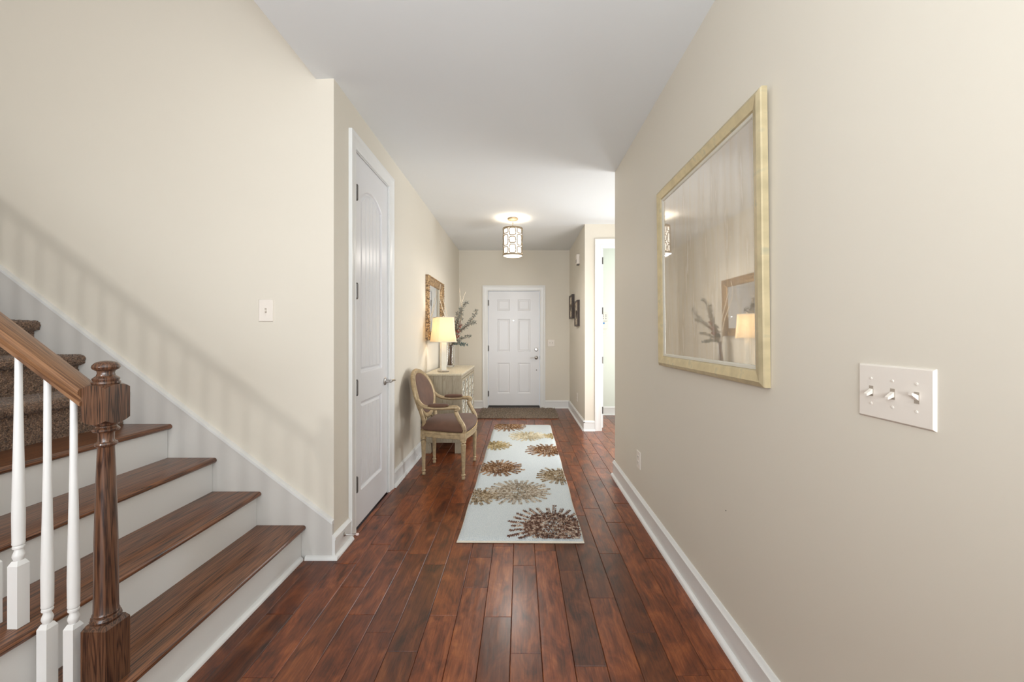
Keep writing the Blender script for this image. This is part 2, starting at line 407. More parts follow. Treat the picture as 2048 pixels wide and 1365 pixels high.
# pale side room behind the open door, its assumed window to the right of the visible strip
YR = 6.21
wq = MB(); wq.box(XR+.12, 1.72, YR, YR+.12, 0, H); wq.box(2.98, 3.7, YR, YR+.12, 0, H); wq.box(1.72, 2.98, YR, YR+.12, 0, .55); wq.box(1.72, 2.98, YR, YR+.12, 2.35, H)
struct('wall_side_room', wq, M['paint_room'], smooth=False)
wq = MB(); wq.box(3.6, 3.7, YP1+.115, YR, 0, H); wq.box(XR+.12, XR+.125, YP1+.115, YR, 0, H); struct('wall_side_room_end', wq, M['paint_room'], smooth=False)
# walls behind the camera
wb = MB(); wb.box(-5.2, XE, -4.62, -4.5, 0, 3.1); wb.box(-5.2, -4.2, -4.62, -4.5, 3.1, 4.7); wb.box(-2.0, XE, -4.62, -4.5, 3.1, 4.7); wb.box(-5.2, XE, -4.62, -4.5, 4.7, 5.5)
struct('wall_back_stairwell', wb, M['paint'], smooth=False)
wb = MB(); wb.box(XE, XR+.12, -4.62, -4.5, 2.55, H); wb.box(XE, XR+.12, -4.62, -4.5, 0, .55)
struct('wall_back', wb, M['paint'], smooth=False)
wb = MB(); wb.box(-5.32, -5.2, -4.62, YS+.12, 0, 5.5); struct('wall_far_left', wb, M['paint'], smooth=False)
# ceilings
ce = MB(); ce.box(XE, 3.7, -4.62, YF+.14, H, H+.06)
struct('ceiling', ce, M['ceiling'], smooth=False)
ce = MB(); ce.box(XE-.0, XE+.06, -4.62, YS, H+.06, 5.5); struct('wall_upper_landing', ce, M['paint'], smooth=False)
# small sloped facet where the ceiling edge meets the corner
fa = MB(); fa.add([(XE, YS-.145, H), (XE, YS, H-.004), (XL, YS, H), (XE, YS, H)], [(0, 1, 2), (0, 3, 1), (1, 3, 2), (0, 2, 3)]); 
struct('trim_1', fa, M['ceiling'], smooth=False)
ce = MB(); ce.box(-5.32, XE+.06, -4.62, YS+.12, 5.5, 5.6); struct('ceiling_stairwell', ce, M['ceiling'], smooth=False)

# ------------------------------------------------------------------ floor with individual planks
fl = MB(); fl.box(-5.3, 3.7, -4.6, YF+.14, -.06, -.012)
floor = struct('floor', fl, M['subfloor'], smooth=False)
PW, PX0 = .1245, -.165
seams = {-3: [1.569, 2.164, 2.95], -4: [1.67, 2.267, 2.66], -2: [1.77, 2.55], 0: [1.762, 2.35], -5: [1.777, 2.304, 2.626], -8: [1.779], -1: [1.965, 2.23],
         -6: [1.97, 2.37, 3.1], -7: [1.45, 2.17, 2.75], 1: [1.56, 2.154], 3: [2.108, 1.5], 4: [1.888, 2.75], 5: [1.67, 2.27, 2.86], 6: [1.46, 2.65], 2: [1.35, 2.3]}
plank_seam_jobs = []
def plank(x0, x1, y0, y1, tone):
    m = MB(); g = .0006; c = .0022
    a, b_, p, q = x0+g, x1-g, y0+g, y1-g
    vs = [(a, p, -.012), (b_, p, -.012), (b_, q, -.012), (a, q, -.012), (a, p, -c), (b_, p, -c), (b_, q, -c), (a, q, -c),
          (a+c, p+c, 0), (b_-c, p+c, 0), (b_-c, q-c, 0), (a+c, q-c, 0)]
    fs = [(0, 1, 5, 4), (1, 2, 6, 5), (2, 3, 7, 6), (3, 0, 4, 7), (4, 5, 9, 8), (5, 6, 10, 9), (6, 7, 11, 10), (7, 4, 8, 11), (8, 9, 10, 11)]
    m.add(vs, fs); o = m.build('plank', M['plank'], floor, smooth=False)
    o.color = tone; return o
rp = random.Random(5)
def tone():
    t = rp.choice([.62, .78, .9, 1.0, 1.08, 1.2]); t *= rp.uniform(.92, 1.08)
    return (t, t*rp.uniform(.92, 1.0), t*rp.uniform(.86, .98), 1)
def run(k, y0, y1, x0=None, x1=None):
    a, b_ = PX0+PW*k, PX0+PW*(k+1)
    if x0 is not None: a = max(a, x0)
    if x1 is not None: b_ = min(b_, x1)
    if b_-a < .008: return
    s = sorted(t for t in seams.get(k, []) if y0+.1 < t < y1-.1)
    pts = [y0]
    # extend backwards and forwards with random lengths
    if s:
        t = s[0]; back = []
        while t-y0 > 1.15: t -= rp.uniform(.45, 1.05); back.append(t)
        pts += back[::-1]+s
    while y1-pts[-1] > 1.25: pts.append(pts[-1]+rp.uniform(.4, 1.1))
    pts.append(y1)
    for p, q in zip(pts, pts[1:]):
        if q-p > .02: plank(a, b_, p, q, tone())
for k in range(-9, 9):
    a, b_ = PX0+PW*k, PX0+PW*(k+1)
    if b_ < XL+.01: run(k, -.4, YS, -1.24)
    elif a < XL: run(k, -.4, YS); run(k, YS, YF-.02, XL, None)
    elif k == 8: run(k, -.4, YP0, None, XR); run(k, YP0, YP1); run(k, YP1, YF-.02, None, XR)
    else:
        run(k, -.4, YF-.02)
for k in range(9, 24):
    a = PX0+PW*k
    if k < 16: run(k, YP0, YR if a > XR+.1 else YP1, XR)
    else: run(k, YP0, YP1)
fl = MB(); fl.box(-5.3, -1.2, -4.6, YS, -.011, -.002); fl.box(-1.2, XR, -4.6, -.4, -.011, -.001); fl.box(1.8, 3.6, YP1+.12, YR, -.011, -.001)
o = fl.build('plank_field', M['plank'], floor, smooth=False)

# ------------------------------------------------------------------ baseboards
BP = [(0, 0), (.016, 0), (.016, .104), (.0195, .108), (.0195, .118), (.013, .124), (.010, .130), (.006, .135), (0, .135)]
SP = [(.016, 0), (.036, 0), (.035, .008), (.030, .015), (.023, .019), (.016, .020)]
def baseboard(name, segs):
    b = MB(); s = MB()
    for T, a0, a1 in segs:
        TT = lambda u, a, v, T=T: T(a, u, v)
        b.prism(BP, TT, a0, a1); s.prism(SP, TT, a0, a1)
    o = struct(name, b, M['trim'])
    s.build('shoe_molding', M['trim'], o)
    return o
CW = .09
baseboard('baseboard_left', [(T_L, YS-.02, DC0-CW), (T_L, DC1+CW, YF)])
baseboard('baseboard_right', [(T_R, -4.5, YP0+.0195)])
baseboard('baseboard_right_end', [(lambda a, n, z: (a, YP0+n, z), XR-.0, 3.6)])
baseboard('baseboard_foyer_right', [(T_R, YP1-.0195, YF)])
baseboard('baseboard_front', [(T_F, XL+.0195, DF0-CW), (T_F, DF1+CW, XR-.0195)])
baseboard('baseboard_passage', [(T_P, XR-.0195, DS0-CW), (T_P, DS1+CW, 3.6)])
baseboard('baseboard_side_room', [(lambda a, n, z: (a, YR-n, z), XR+.12, 3.6)])

# ------------------------------------------------------------------ doors
CP = [(0, 0), (0, .010), (.008, .013), (.018, .011), (.045, .014), (.060, .017), (.072, .022), (CW, .022), (CW, 0)]
def casing(parent, a0, a1, ztop, T):
    m = MB(); m.loop(a0, a1, 0, ztop, CP, T, closed=False)
    return m.build('casing', M['trim'], parent, angle=20)
def jamb(parent, a0, a1, ztop, T, depth):
    m = MB(); t = .006
    m.box(a0, a0+t, -depth, 0, 0, ztop, T); m.box(a1-t, a1, -depth, 0, 0, ztop, T); m.box(a0+t, a1-t, -depth, 0, ztop-t, ztop, T)
    return m.build('jamb', M['trim'], parent, smooth=False)
def leaf(parent, a0, a1, z0, z1, panels, T, n0, thick=.038, boards=0, dep=1.0):
    """slab with moulded panels: panels = (pa0, pa1, pz0, pz1, arch)"""
    m = MB(); m.box(a0, a1, n0-thick, n0-.022, z0, z1, T)
    cols = sorted(set([a0, a1]+[p[0] for p in panels]+[p[1] for p in panels]))
    TT = lambda a, z, n: T(a, n, z)
    def quad(x0, x1, y0, y1): m.add([TT(x0, y0, n0), TT(x1, y0, n0), TT(x1, y1, n0), TT(x0, y1, n0)], [(0, 1, 2, 3)])
    K = 12
    for c0, c1 in zip(cols, cols[1:]):
        ps = sorted([p for p in panels if p[0] <= c0+1e-6 and p[1] >= c1-1e-6], key=lambda p: p[2])
        z = z0
        for p in ps:
            quad(c0, c1, z, p[2])
            z = p[3]
            if p[4]:   # fill above the arch down to the spring line
                for i in range(K):
                    x0, x1 = c0+(c1-c0)*i/K, c0+(c1-c0)*(i+1)/K
                    y0 = p[3]-p[4]*(2*(i/K)-1)**2; y1 = p[3]-p[4]*(2*((i+1)/K)-1)**2
                    m.add([TT(x0, y0, n0), TT(x1, y1, n0), TT(x1, p[3], n0), TT(x0, p[3], n0)], [(0, 1, 2, 3)])
        quad(c0, c1, z, z1)
    # edges round the slab
    m.box(a0, a0+.001, n0-.022, n0, z0, z1, T); m.box(a1-.001, a1, n0-.022, n0, z0, z1, T); m.box(a0, a1, n0-.022, n0, z1-.001, z1, T); m.box(a0, a1, n0-.022, n0, z0, z0+.001, T)
    lf = m.build('leaf', M['door'], parent, smooth=False)
    for (p0, p1, q0, q1, arch) in panels:
        m = MB(); rings = [(0, 0), (.006, -.003), (.012, -.015*dep), (.022, -.016*dep), (.036, -.006*dep), (.040, -.006*dep)]
        def ring(ins):
            pts = [(p0+ins, q0+ins), (p1-ins, q0+ins)]
            for i in range(K+1):
                t = 1-i/K; x = p0+ins+(p1-p0-2*ins)*t
                top = q1-ins-(arch*(2*t-1)**2 if arch else 0)
                pts.append((x, top))
            return pts
        prev = None; vs = []; fs = []
        for ins, dn in rings:
            r = ring(ins); vs += [TT(x, y, n0+dn) for x, y in r]
        L = K+3
        for i in range(len(rings)-1):
            for k in range(L): fs.append((i*L+k, i*L+(k+1) % L, (i+1)*L+(k+1) % L, (i+1)*L+k))
        m.add(vs, fs)
        ins = rings[-1][0]; x0, x1 = p0+ins, p1-ins; base = rings[-1][1]
        if boards:
            xs = []; bw = (x1-x0)/boards
            for i in range(boards):
                a = x0+bw*i
                if i: xs += [(a, -.009), (a+.006, 0)]
                else: xs += [(a, 0)]
                for j in range(1, 4): xs.append((a+bw*j/4, 0))
                if i < boards-1: xs.append((a+bw-.006, 0))
            xs.append((x1, 0)); xs.sort()
            vs = []; fs = []
            for x, d in xs:
                t = (x-x0)/(x1-x0); top = q1-ins-(arch*(2*t-1)**2 if arch else 0)
                vs += [TT(x, q0+ins, n0+base+d), TT(x, top, n0+base+d)]
            for i in range(len(xs)-1): fs.append((2*i, 2*i+2, 2*i+3, 2*i+1))
            m.add(vs, fs)
        else:
            vs = [TT(x, y, n0+base) for x, y in ring(ins)]; m.add(vs, [tuple(range(L))])
        m.build('panel', M['door'], lf, smooth=False)
    return lf
def hinge(parent, a, z, T, n):
    m = MB(); m.lathe([(.0078, -.045), (.0078, .045)], (0, 0, 0), 10, T=lambda x, y, zz: T(a+x, n+y, z+zz))
    m.lathe([(.004, .045), (.0075, .048), (.003, .054)], (0, 0, 0), 10, T=lambda x, y, zz: T(a+x, n+y, z+zz))
    m.lathe([(.003, -.054), (.0075, -.048), (.004, -.045)], (0, 0, 0), 10, T=lambda x, y, zz: T(a+x, n+y, z+zz))
    m.box(a-.012, a+.016, n-.006, n-.003, z-.045, z+.045, T)
    return m.build('hinge', M['bronze'], parent)
def lever(parent, a, z, T, n, dr):
    m = MB(); TL = lambda x, y, zz: T(a+x, n+zz, z+y)
    m.lathe([(.031, 0), (.031, .004), (.026, .009), (.012, .012), (.010, .040), (.012, .042), (.012, .052), (.004, .055)], (0, 0, 0), 20, T=TL)
    pts = [T(a, n+.047, z), T(a+dr*.03, n+.05, z+.002), T(a+dr*.07, n+.05, z+.001), T(a+dr*.11, n+.047, z-.004)]
    m.tube(pts, [.009, .0085, .0075, .006], 10)
    return m.build('lever_handle', M['nickel'], parent)
# closet door
d2 = thing('door_2', loc=(XL, DC0, 0), kind='structure')
casing(d2, DC0, DC1, DCH, T_L); jamb(d2, DC0, DC1, DCH, T_L, .1)
lw0, lw1 = DC0+.009, DC1-.009
l2 = leaf(d2, lw0, lw1, .012, DCH-.009, [(lw0+.095, lw1-.122, .228, .825, 0), (lw0+.095, lw1-.122, 1.017, 2.292, .08)], T_L, -.004, boards=5)
for z in (.30, .93, 1.56, 2.20): hinge(d2, lw0+.006, z, T_L, .008)
lever(l2, lw1-.06, .907, T_L, -.004, 1)
# front door
d1 = thing('door_1', loc=(0, YF, 0), kind='structure')
casing(d1, DF0, DF1, DFZ1, T_F); jamb(d1, DF0, DF1, DFZ1, T_F, .12)
fx = lambda px: (930+px/4.265-1041)/115.1
fz = lambda py: 1.275-(550+py/4.265-670)/115.1
panels = []
for (a, b_) in ((275, 383), (450, 558)):
    for (t, bo) in ((210, 307), (378, 657), (752, 1012)): panels.append((fx(a), fx(b_), fz(bo), fz(t), 0))
l1 = leaf(d1, DF0+.012, DF1-.012, DFZ0, DFZ1-.012, panels, T_F, -.006, dep=.45)
for py in (240, 628, 1015): hinge(d1, DF0+.006, fz(py), T_F, .0)
lever(l1, fx(608), fz(708), T_F, -.006, -1)
m = MB(); TD = lambda x, y, z: T_F(fx(608)+x, -.006+z, fz(638)+y)
m.lathe([(.033, 0), (.033, .006), (.026, .014), (.010, .016)], (0, 0, 0), 20, T=TD); m.box(-.006, .006, -.018, .018, .014, .03, TD)
m.build('deadbolt', M['nickel'], l1)
m = MB(); TD = lambda x, y, z: T_F(fx(610)+x, -.006+z, fz(813)+y); m.lathe([(.009, 0), (.009, .004), (.004, .006)], (0, 0, 0), 12, T=TD); m.build('bolt_stud', M['bronze'], l1)
m = MB(); TD = lambda x, y, z: T_F(fx(413)+x, -.006+z, fz(391)+y); m.lathe([(.013, 0), (.013, .003), (.009, .004)], (0, 0, 0), 16, T=TD); pk = m.build('peephole', M['nickel'], l1)
m = MB(); m.lathe([(.009, .0042), (.001, .0055)], (0, 0, 0), 16, T=TD); m.build('peephole_lens', M['pinlight'], l1)
m = MB(); m.box(DF0, DF1, -.1, .012, 0, .026, T_F); m.build('threshold', M['bronze'], d1, smooth=False)
m = MB(); m.box(DF0+.012, DF1-.012, -.03, -.002, .027, .044, T_F); m.build('door_sweep', M['dark'], d1, smooth=False)
m = MB(); m.box(DF1-.004, DF1, -.02, .002, fz(708)-.03, fz(708)+.03, T_F); m.build('strike_plate', M['bronze'], d1, smooth=False)
# side-room door, swung open into the room
d3 = thing('door_3', loc=(DS0, YP1, 0), kind='structure')
casing(d3, DS0, DS1, DSH, T_P); jamb(d3, DS0, DS1, DSH, T_P, .115)
m = MB(); xo = DS0+.010
m.box(xo, xo+.036, YP1+.120, YP1+.90, .012, DSH-.01)
l3 = m.build('leaf', M['door'], d3, smooth=False)
for z in (.25, .93, 1.60, 2.28):
    m = MB(); m.box(xo+.004, xo+.03, YP1+.1165, YP1+.1195, z-.045, z+.045); m.lathe([(.006, -.047), (.006, .047)], (xo+.032, YP1+.113, z), 10); m.build('hinge', M['bronze'], d3)

# ------------------------------------------------------------------ assumed windows (outside the frame, they admit the daylight)
def window(name, a0, a1, z0, z1, T, rows, cols):
    w_ = thing(name, kind='structure', loc=T(a0, 0, 0))
    m = MB(); m.loop(a0, a1, z0, z1, CP, T); m.build('casing', M['trim'], w_, angle=20)
    m = MB()
    for i in range(cols+1): x = a0+(a1-a0)*i/cols; m.box(x-.02, x+.02, -.07, -.03, z0, z1, T)
    for i in range(rows+1): z = z0+(z1-z0)*i/rows; m.box(a0, a1, -.068, -.032, z-.02, z+.02, T)
    m.build('sash', M['trim'], w_, smooth=False)
    m = MB(); m.box(a0, a1, -.052, -.048, z0, z1, T); m.build('pane', M['pane'], w_, smooth=False)
TB = lambda a, n, z: (a, -4.5+n, z)
window('assumed_window_1', XE+.1, XR-.05, .6, 2.5, TB, 2, 4)
window('assumed_window_2', -4.2, -2.0, 3.1, 4.7, TB, 2, 2)
window('assumed_window_3', 1.72, 2.98, .55, 2.35, lambda a, n, z: (a, YR-n, z), 2, 2)
window('assumed_window_4', 3.5, 5.15, .75, 2.3, lambda a, n, z: (3.6-n, a, z), 2, 2)

# ------------------------------------------------------------------ staircase
RUN, RISE, X1 = .253, .192, -1.219           # nosing of the first tread
Y0 = 1.10                                     # near end of the flight
YB = YS-.002
st = thing('staircase', 'straight staircase with four stained oak treads, white risers and brown carpet above', 'staircase', (-1.5, 1.7, 0))
NT = 15
def tread(i):
    xn = X1-RUN*(i-1); z = RISE*i; xb = xn-RUN-.03
    pts = [(xb, z-.028), (xn-.010, z-.028)] + [(xn-.014+.014*math.cos(a), z-.014+.014*math.sin(a)) for a in np.linspace(-PI/2, PI/2, 7)] + [(xb, z)]
    m = MB(); m.prism(pts, lambda u, a, v: (u, a, v), Y0-.012, YB-.018)
    # returned nosing along the near end
    o = m.build('tread', M['oak_tread'], st, angle=50); return o
for i in range(1, 5): tread(i)
for i in range(1, 6):
    xn = X1-RUN*(i-1)-.026
    z0 = RISE*(i-1) if i > 1 else 0
    if i == 5: continue
    m = MB(); m.box(xn-.018, xn, Y0+.008, YB-.018, z0, RISE*i-.028); m.build('riser', M['trim'], st, smooth=False)
m = MB(); m.prism(SP, lambda u, a, v: (X1-.026+u-.016, a, v), Y0+.008, YB-.03); m.build('shoe_molding', M['trim'], st)
# carpeted steps
def carpet_step(i, fine):
    xn = X1-RUN*(i-1)+.012; z = RISE*i+.008; zb = RISE*(i-1)+(.0 if i == 5 else .006)
    path = []
    nr = 20 if fine else 5
    for t in np.linspace(0, 1, nr): path.append((xn-.040, zb+(z-.055-zb)*t))
    for a in np.linspace(-PI/2, PI/2, 16 if fine else 6): path.append((xn-.026+.026*math.cos(a), z-.026+.026*math.sin(a)))
    for t in np.linspace(0, 1, 34 if fine else 5)[1:]: path.append((xn-.026-(RUN-.0)*t, z))
    path = np.array(path); n = len(path); K = 230 if fine else 8
    ys = np.linspace(Y0, YB-.019, K)
    tg = np.gradient(path, axis=0); nrm = np.stack([-tg[:, 1], tg[:, 0]], 1); nrm /= np.linalg.norm(nrm, axis=1)[:, None]+1e-9
    # path goes up the riser then back: outward normal is to the right of travel
    nrm = -nrm
    rng = np.random.default_rng(i)
    d = (rng.random((K, n))-.35)*(.010 if fine else .003)
    d[:, 0] = 0
    P = np.zeros((K, n, 3))
    P[:, :, 0] = path[None, :, 0]+nrm[None, :, 0]*d
    P[:, :, 1] = ys[:, None]+(rng.random((K, n))-.5)*.003*(1 if fine else 0)
    P[:, :, 2] = path[None, :, 1]+nrm[None, :, 1]*d
    P[-1, :, 1] = YB-.019; P[0, :, 1] = Y0
    idx = np.arange(K*n).reshape(K, n)
    f = np.stack([idx[:-1, :-1], idx[1:, :-1], idx[1:, 1:], idx[:-1, 1:]], -1).reshape(-1, 4)
    me = bpy.data.meshes.new('carpet_step'); off = np.array(st['_w'])
    me.from_pydata((P.reshape(-1, 3)-off).tolist(), [], f.tolist()); me.materials.append(M['carpet'])
    me.polygons.foreach_set('use_smooth', [True]*len(me.polygons))
    o = bpy.data.objects.new('carpet_step', me); C.objects.link(o); o.parent = st
for i in range(5, NT+1):
    carpet_step(i, i <= 9)
    xn = X1-RUN*(i-1); m = MB(); m.box(xn-RUN-.03, xn-.032, Y0+.004, YB-.02, RISE*i-.045, RISE*i-.001); m.build('sub_tread', M['carpet'], st, smooth=False)
# near stringer (white) under the treads, back skirt board with cap
pts = [(X1-.05, 0)]
for i in range(1, NT+1): pts += [(X1-RUN*(i-1)-.05, RISE*i-.03), (X1-RUN*i-.05, RISE*i-.03)]
pts += [(pts[-1][0], 0)]
m = MB(); m.prism(pts, lambda u, a, v: (u, a, v), Y0, Y0+.03); m.build('stringer', M['trim_shaded'], st, smooth=False)
zc = lambda x: 1.275-(530+(x-0)*.7686-670)/352.0     # skirt top line measured on the wall plane: px -> z
xw = lambda px: (px-1041)/352.0
sx0, sz0 = XL+.002, .213; sl = .764
L = 3.6
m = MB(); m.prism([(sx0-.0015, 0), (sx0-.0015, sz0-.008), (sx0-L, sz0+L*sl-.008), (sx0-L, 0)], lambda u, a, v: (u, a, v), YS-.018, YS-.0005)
m.build('skirt_board', M['trim_shaded'], st, smooth=False)
m = MB(); cw = .016
m.add([(sx0, YS-.024, sz0-cw), (sx0, YS-.024, sz0), (sx0, YS-.0004, sz0+.004), (sx0, YS-.0004, sz0-cw), (sx0-L, YS-.024, sz0+L*sl-cw), (sx0-L, YS-.024, sz0+L*sl), (sx0-L, YS-.0004, sz0+L*sl+.004), (sx0-L, YS-.0004, sz0+L*sl-cw)],
      [(0, 1, 5, 4), (1, 2, 6, 5), (2, 3, 7, 6), (3, 0, 4, 7), (0, 3, 2, 1), (4, 5, 6, 7)])
m.build('skirt_cap', M['trim'], st, smooth=False)
m = MB(); m.prism(SP, lambda u, a, v: (a, YS-.002-u, v), X1-.0, XL+.036); m.build('shoe_molding', M['trim'], st)

# ------------------------------------------------------------------ railing
YRL = 1.2155
rl = thing('stair_railing', 'dark oak handrail and turned newel post with white turned balusters on the stairs', 'railing', (-1.29, YRL, RISE))
XN = -1.2915; hw = .0375
nz = RISE
m = MB()
zt, zb_, lb = 1.122, 1.002, .385
def facet_block(z0, z1, arch_top, arch_bot):
    # square block whose four faces end in shallow arches, as turned newels have
    K = 8; vs = []; fs = []
    per = []
    for side in range(4):
        for k in range(K):
            t = k/K*2-1
            x, y = (t*hw, -hw) if side == 0 else (hw, t*hw) if side == 1 else (-t*hw, hw) if side == 2 else (-hw, -t*hw)
            d = 1-t*t; per.append((x, y, d))
    n = len(per)
    for x, y, d in per: vs.append((XN+x, YRL+y, z0-(0 if not arch_bot else arch_bot*(d-1))))
    for x, y, d in per: vs.append((XN+x, YRL+y, z1-(0 if not arch_top else arch_top*(1-d))))
    for k in range(n): fs.append((k, (k+1) % n, n+(k+1) % n, n+k))
    for k in range(n):   # caps as fans through inner circles
        pass
    r = hw*.93
    for lvl, base in ((z0+arch_bot*.1, 0), (z1, n)):
        o = len(vs)
        for x, y, d in per:
            q = math.hypot(x, y); vs.append((XN+x/q*r, YRL+y/q*r, lvl))
        for k in range(n): fs.append((base+k, base+(k+1) % n, o+(k+1) % n, o+k))
        fs.append(tuple(range(o, o+n)))
    m.add(vs, fs)
facet_block(zb_, zt, .012, .012)
m.box(XN-hw, XN+hw, YRL-hw, YRL+hw, nz, lb-.01)
m.add([(XN-hw, YRL-hw, lb-.01), (XN+hw, YRL-hw, lb-.01), (XN+hw, YRL+hw, lb-.01), (XN-hw, YRL+hw, lb-.01), (XN-.03, YRL-.03, lb+.004), (XN+.03, YRL-.03, lb+.004), (XN+.03, YRL+.03, lb+.004), (XN-.03, YRL+.03, lb+.004)],
      [(0, 1, 5, 4), (1, 2, 6, 5), (2, 3, 7, 6), (3, 0, 4, 7), (4, 5, 6, 7), (0, 1, 2, 3)])
prof = [(.026, lb), (.034, lb+.004), (.0365, lb+.012), (.034, lb+.02), (.030, lb+.022), (.0315, lb+.028), (.029, lb+.034), (.0285, lb+.06), (.0272, lb+.25), (.0225, lb+.45), (.0196, .925), (.021, .929), (.0250, .931), (.0268, .936), (.0250, .941), (.0205, .943), (.0190, .948), (.0188, .968), (.0205, .973), (.028, .975), (.0312, .979), (.0312, .983), (.028, .987), (.0245, .989), (.0245, .993), (.029, .996), (.031, 1.003), (.031, 1.008)]
m.lathe(prof, (XN, YRL, 0), 40)
prof = [(.030, zt-.002), (.033, zt+.003), (.033, zt+.008), (.029, zt+.010), (.031, zt+.014), (.031, zt+.018), (.022, zt+.026), (.0195, zt+.034), (.021, zt+.041), (.030, zt+.047), (.0325, zt+.053), (.031, zt+.059), (.024, zt+.067), (.012, zt+.0715), (.0001, zt+.0725)]
m.lathe(prof, (XN, YRL, 0), 40)
m.build('newel_post', M['oak_post'], rl, angle=30)
RS = RISE/RUN
def railz(x): return 1.1175-.0+RS*(XN-hw-x)*1.0        # top of rail over x
def baluster(x, y, z0):
    ztop = railz(x)-.058
    h = .0152; b0 = z0+.188
    m = MB(); m.box(x-h, x+h, y-h, y+h, z0, b0)
    c = h*.62
    m.add([(x-h, y-h, b0), (x+h, y-h, b0), (x+h, y+h, b0), (x-h, y+h, b0), (x-c, y-c, b0+.013), (x+c, y-c, b0+.013), (x+c, y+c, b0+.013), (x-c, y+c, b0+.013)],
          [(0, 1, 5, 4), (1, 2, 6, 5), (2, 3, 7, 6), (3, 0, 4, 7), (4, 5, 6, 7)])
    q = b0+.008
    prof = [(.0085, q), (.0105, q+.008), (.0135, q+.018), (.0130, q+.024), (.0095, q+.034), (.0085, q+.040), (.0125, q+.042), (.0135, q+.046), (.0125, q+.050), (.0100, q+.051), (.0132, q+.054), (.0140, q+.058), (.0135, q+.062), (.0138, q+.09), (.0142, q+.14), (.0132, q+.22), (.0108, q+.36)]
    if ztop > q+.42: prof += [(.0088, q+.50 if ztop > q+.52 else ztop-.02)]
    prof += [(.0078, ztop)]
    m.lathe(prof, (x, y, 0), 20)
    return m.build('baluster', M['trim'], rl, angle=30)
bx0 = -1.368
YBAL = 1.194
for k in range(0, 26):
    x = bx0-RUN/3*k
    if k == 1: x += .004
    step = 1+max(0, math.floor((X1-.0-x)/RUN))
    if k == 1: step = 1
    if step > NT: break
    z0 = RISE*step+(.008 if step >= 5 else 0)
    baluster(x, YBAL, z0)
# handrail
hp = [(-.028, -.056), (.028, -.056), (.028, -.045), (.020, -.040), (.020, -.034), (.031, -.022), (.033, -.012), (.028, -.004), (.012, 0), (-.012, 0), (-.028, -.004), (-.033, -.012), (-.031, -.022), (-.020, -.034), (-.020, -.040), (-.028, -.045)]
xa, xb = XN-hw+.003, XN-hw-3.3
m = MB(); n = len(hp)
m.add([(xa, YBAL+.006+u, railz(xa)+v) for u, v in hp]+[(xb, YBAL+.006+u, railz(xb)+v) for u, v in hp], [(i, (i+1) % n, n+(i+1) % n, n+i) for i in range(n)]+[tuple(range(n)), tuple(range(n, 2*n))[::-1]])
m.build('handrail', M['oak_rail'], rl, angle=30)

# ------------------------------------------------------------------ wall plates
def toggle(parent, a, z, T, up=True, s=1.0, dimmer=False):
    m = MB(); m.box(a-.0055*s, a+.0055*s, .0052, .0060, z-.0125*s, z+.0125*s, T); m.build('toggle_slot', M['slot'], parent, smooth=False)
    dz = .009*s if up else -.009*s
    m = MB()
    vs = [T(a-.0045*s, .005, z-.006*s), T(a+.0045*s, .005, z-.006*s), T(a+.0045*s, .005, z+.006*s), T(a-.0045*s, .005, z+.006*s),
          T(a-.004*s, .02*s, z+dz-.003*s), T(a+.004*s, .02*s, z+dz-.003*s), T(a+.004*s, .02*s, z+dz+.003*s), T(a-.004*s, .02*s, z+dz+.003*s)]
    m.add(vs, [(0, 1, 5, 4), (1, 2, 6, 5), (2, 3, 7, 6), (3, 0, 4, 7), (4, 5, 6, 7)])
    m.build('toggle', M['plate'], parent)
    for dd in (-.030, .030):
        m = MB(); m.lathe([(.0032*s, .005), (.0032*s, .0068), (.001, .0072)], (0, 0, 0), 8, T=lambda x, y, zz: T(a+x, zz, z+dd*s+y)); m.build('screw', M['plate'], parent)
def wall_plate(name, label, cat, a0, a1, z0, z1, T, slots, group=None, d=.0065):
    t = thing(name, label, cat, T((a0+a1)/2, 0, (z0+z1)/2), group=group)
    m = MB(); e = .004
    m.loop(a0+e, a1-e, z0+e, z1-e, [(e, 0), (e, .002), (0, d-.001)], T)
    m.add([T(a0+e, d-.001, z0+e), T(a1-e, d-.001, z0+e), T(a1-e, d-.001, z1-e), T(a0+e, d-.001, z1-e)], [(0, 1, 2, 3)])
    m.add([T(a0, .0, z0), T(a1, 0, z0), T(a1, 0, z1), T(a0, 0, z1)], [(0, 1, 2, 3)])
    m.build('plate', M['plate'], t, angle=50)
    zc_ = (z0+z1)/2
    for (a, up) in slots: toggle(t, a, zc_, T, up)
    return t
rw = lambda px: 780/((px-1041)/XR)       # right wall pixel -> depth
yA, yB = rw(1874.7), rw(1721)
wall_plate('switch_plate', 'white triple toggle switch plate on the near right wall', 'light switch', yA, yB, 1.275-.2, 1.275-.2+.129, T_R,
           [(yA+(yB-yA)*.20, True), (yA+(yB-yA)*.5, False), (yA+(yB-yA)*.80, False)])
wall_plate('switch_plate', 'white single toggle switch plate on the wall above the stairs', 'light switch', (518-1041)/349, (547-1041)/349, 1.275+(670-644)/349, 1.275+(670-599)/349, T_S,
           [((532.5-1041)/349, False)])
wall_plate('switch_plate', 'white double toggle switch plate right of the front door', 'light switch', fx(705), fx(765), fz(613), fz(552), T_F,
           [(fx(724), False), (fx(746), False)])
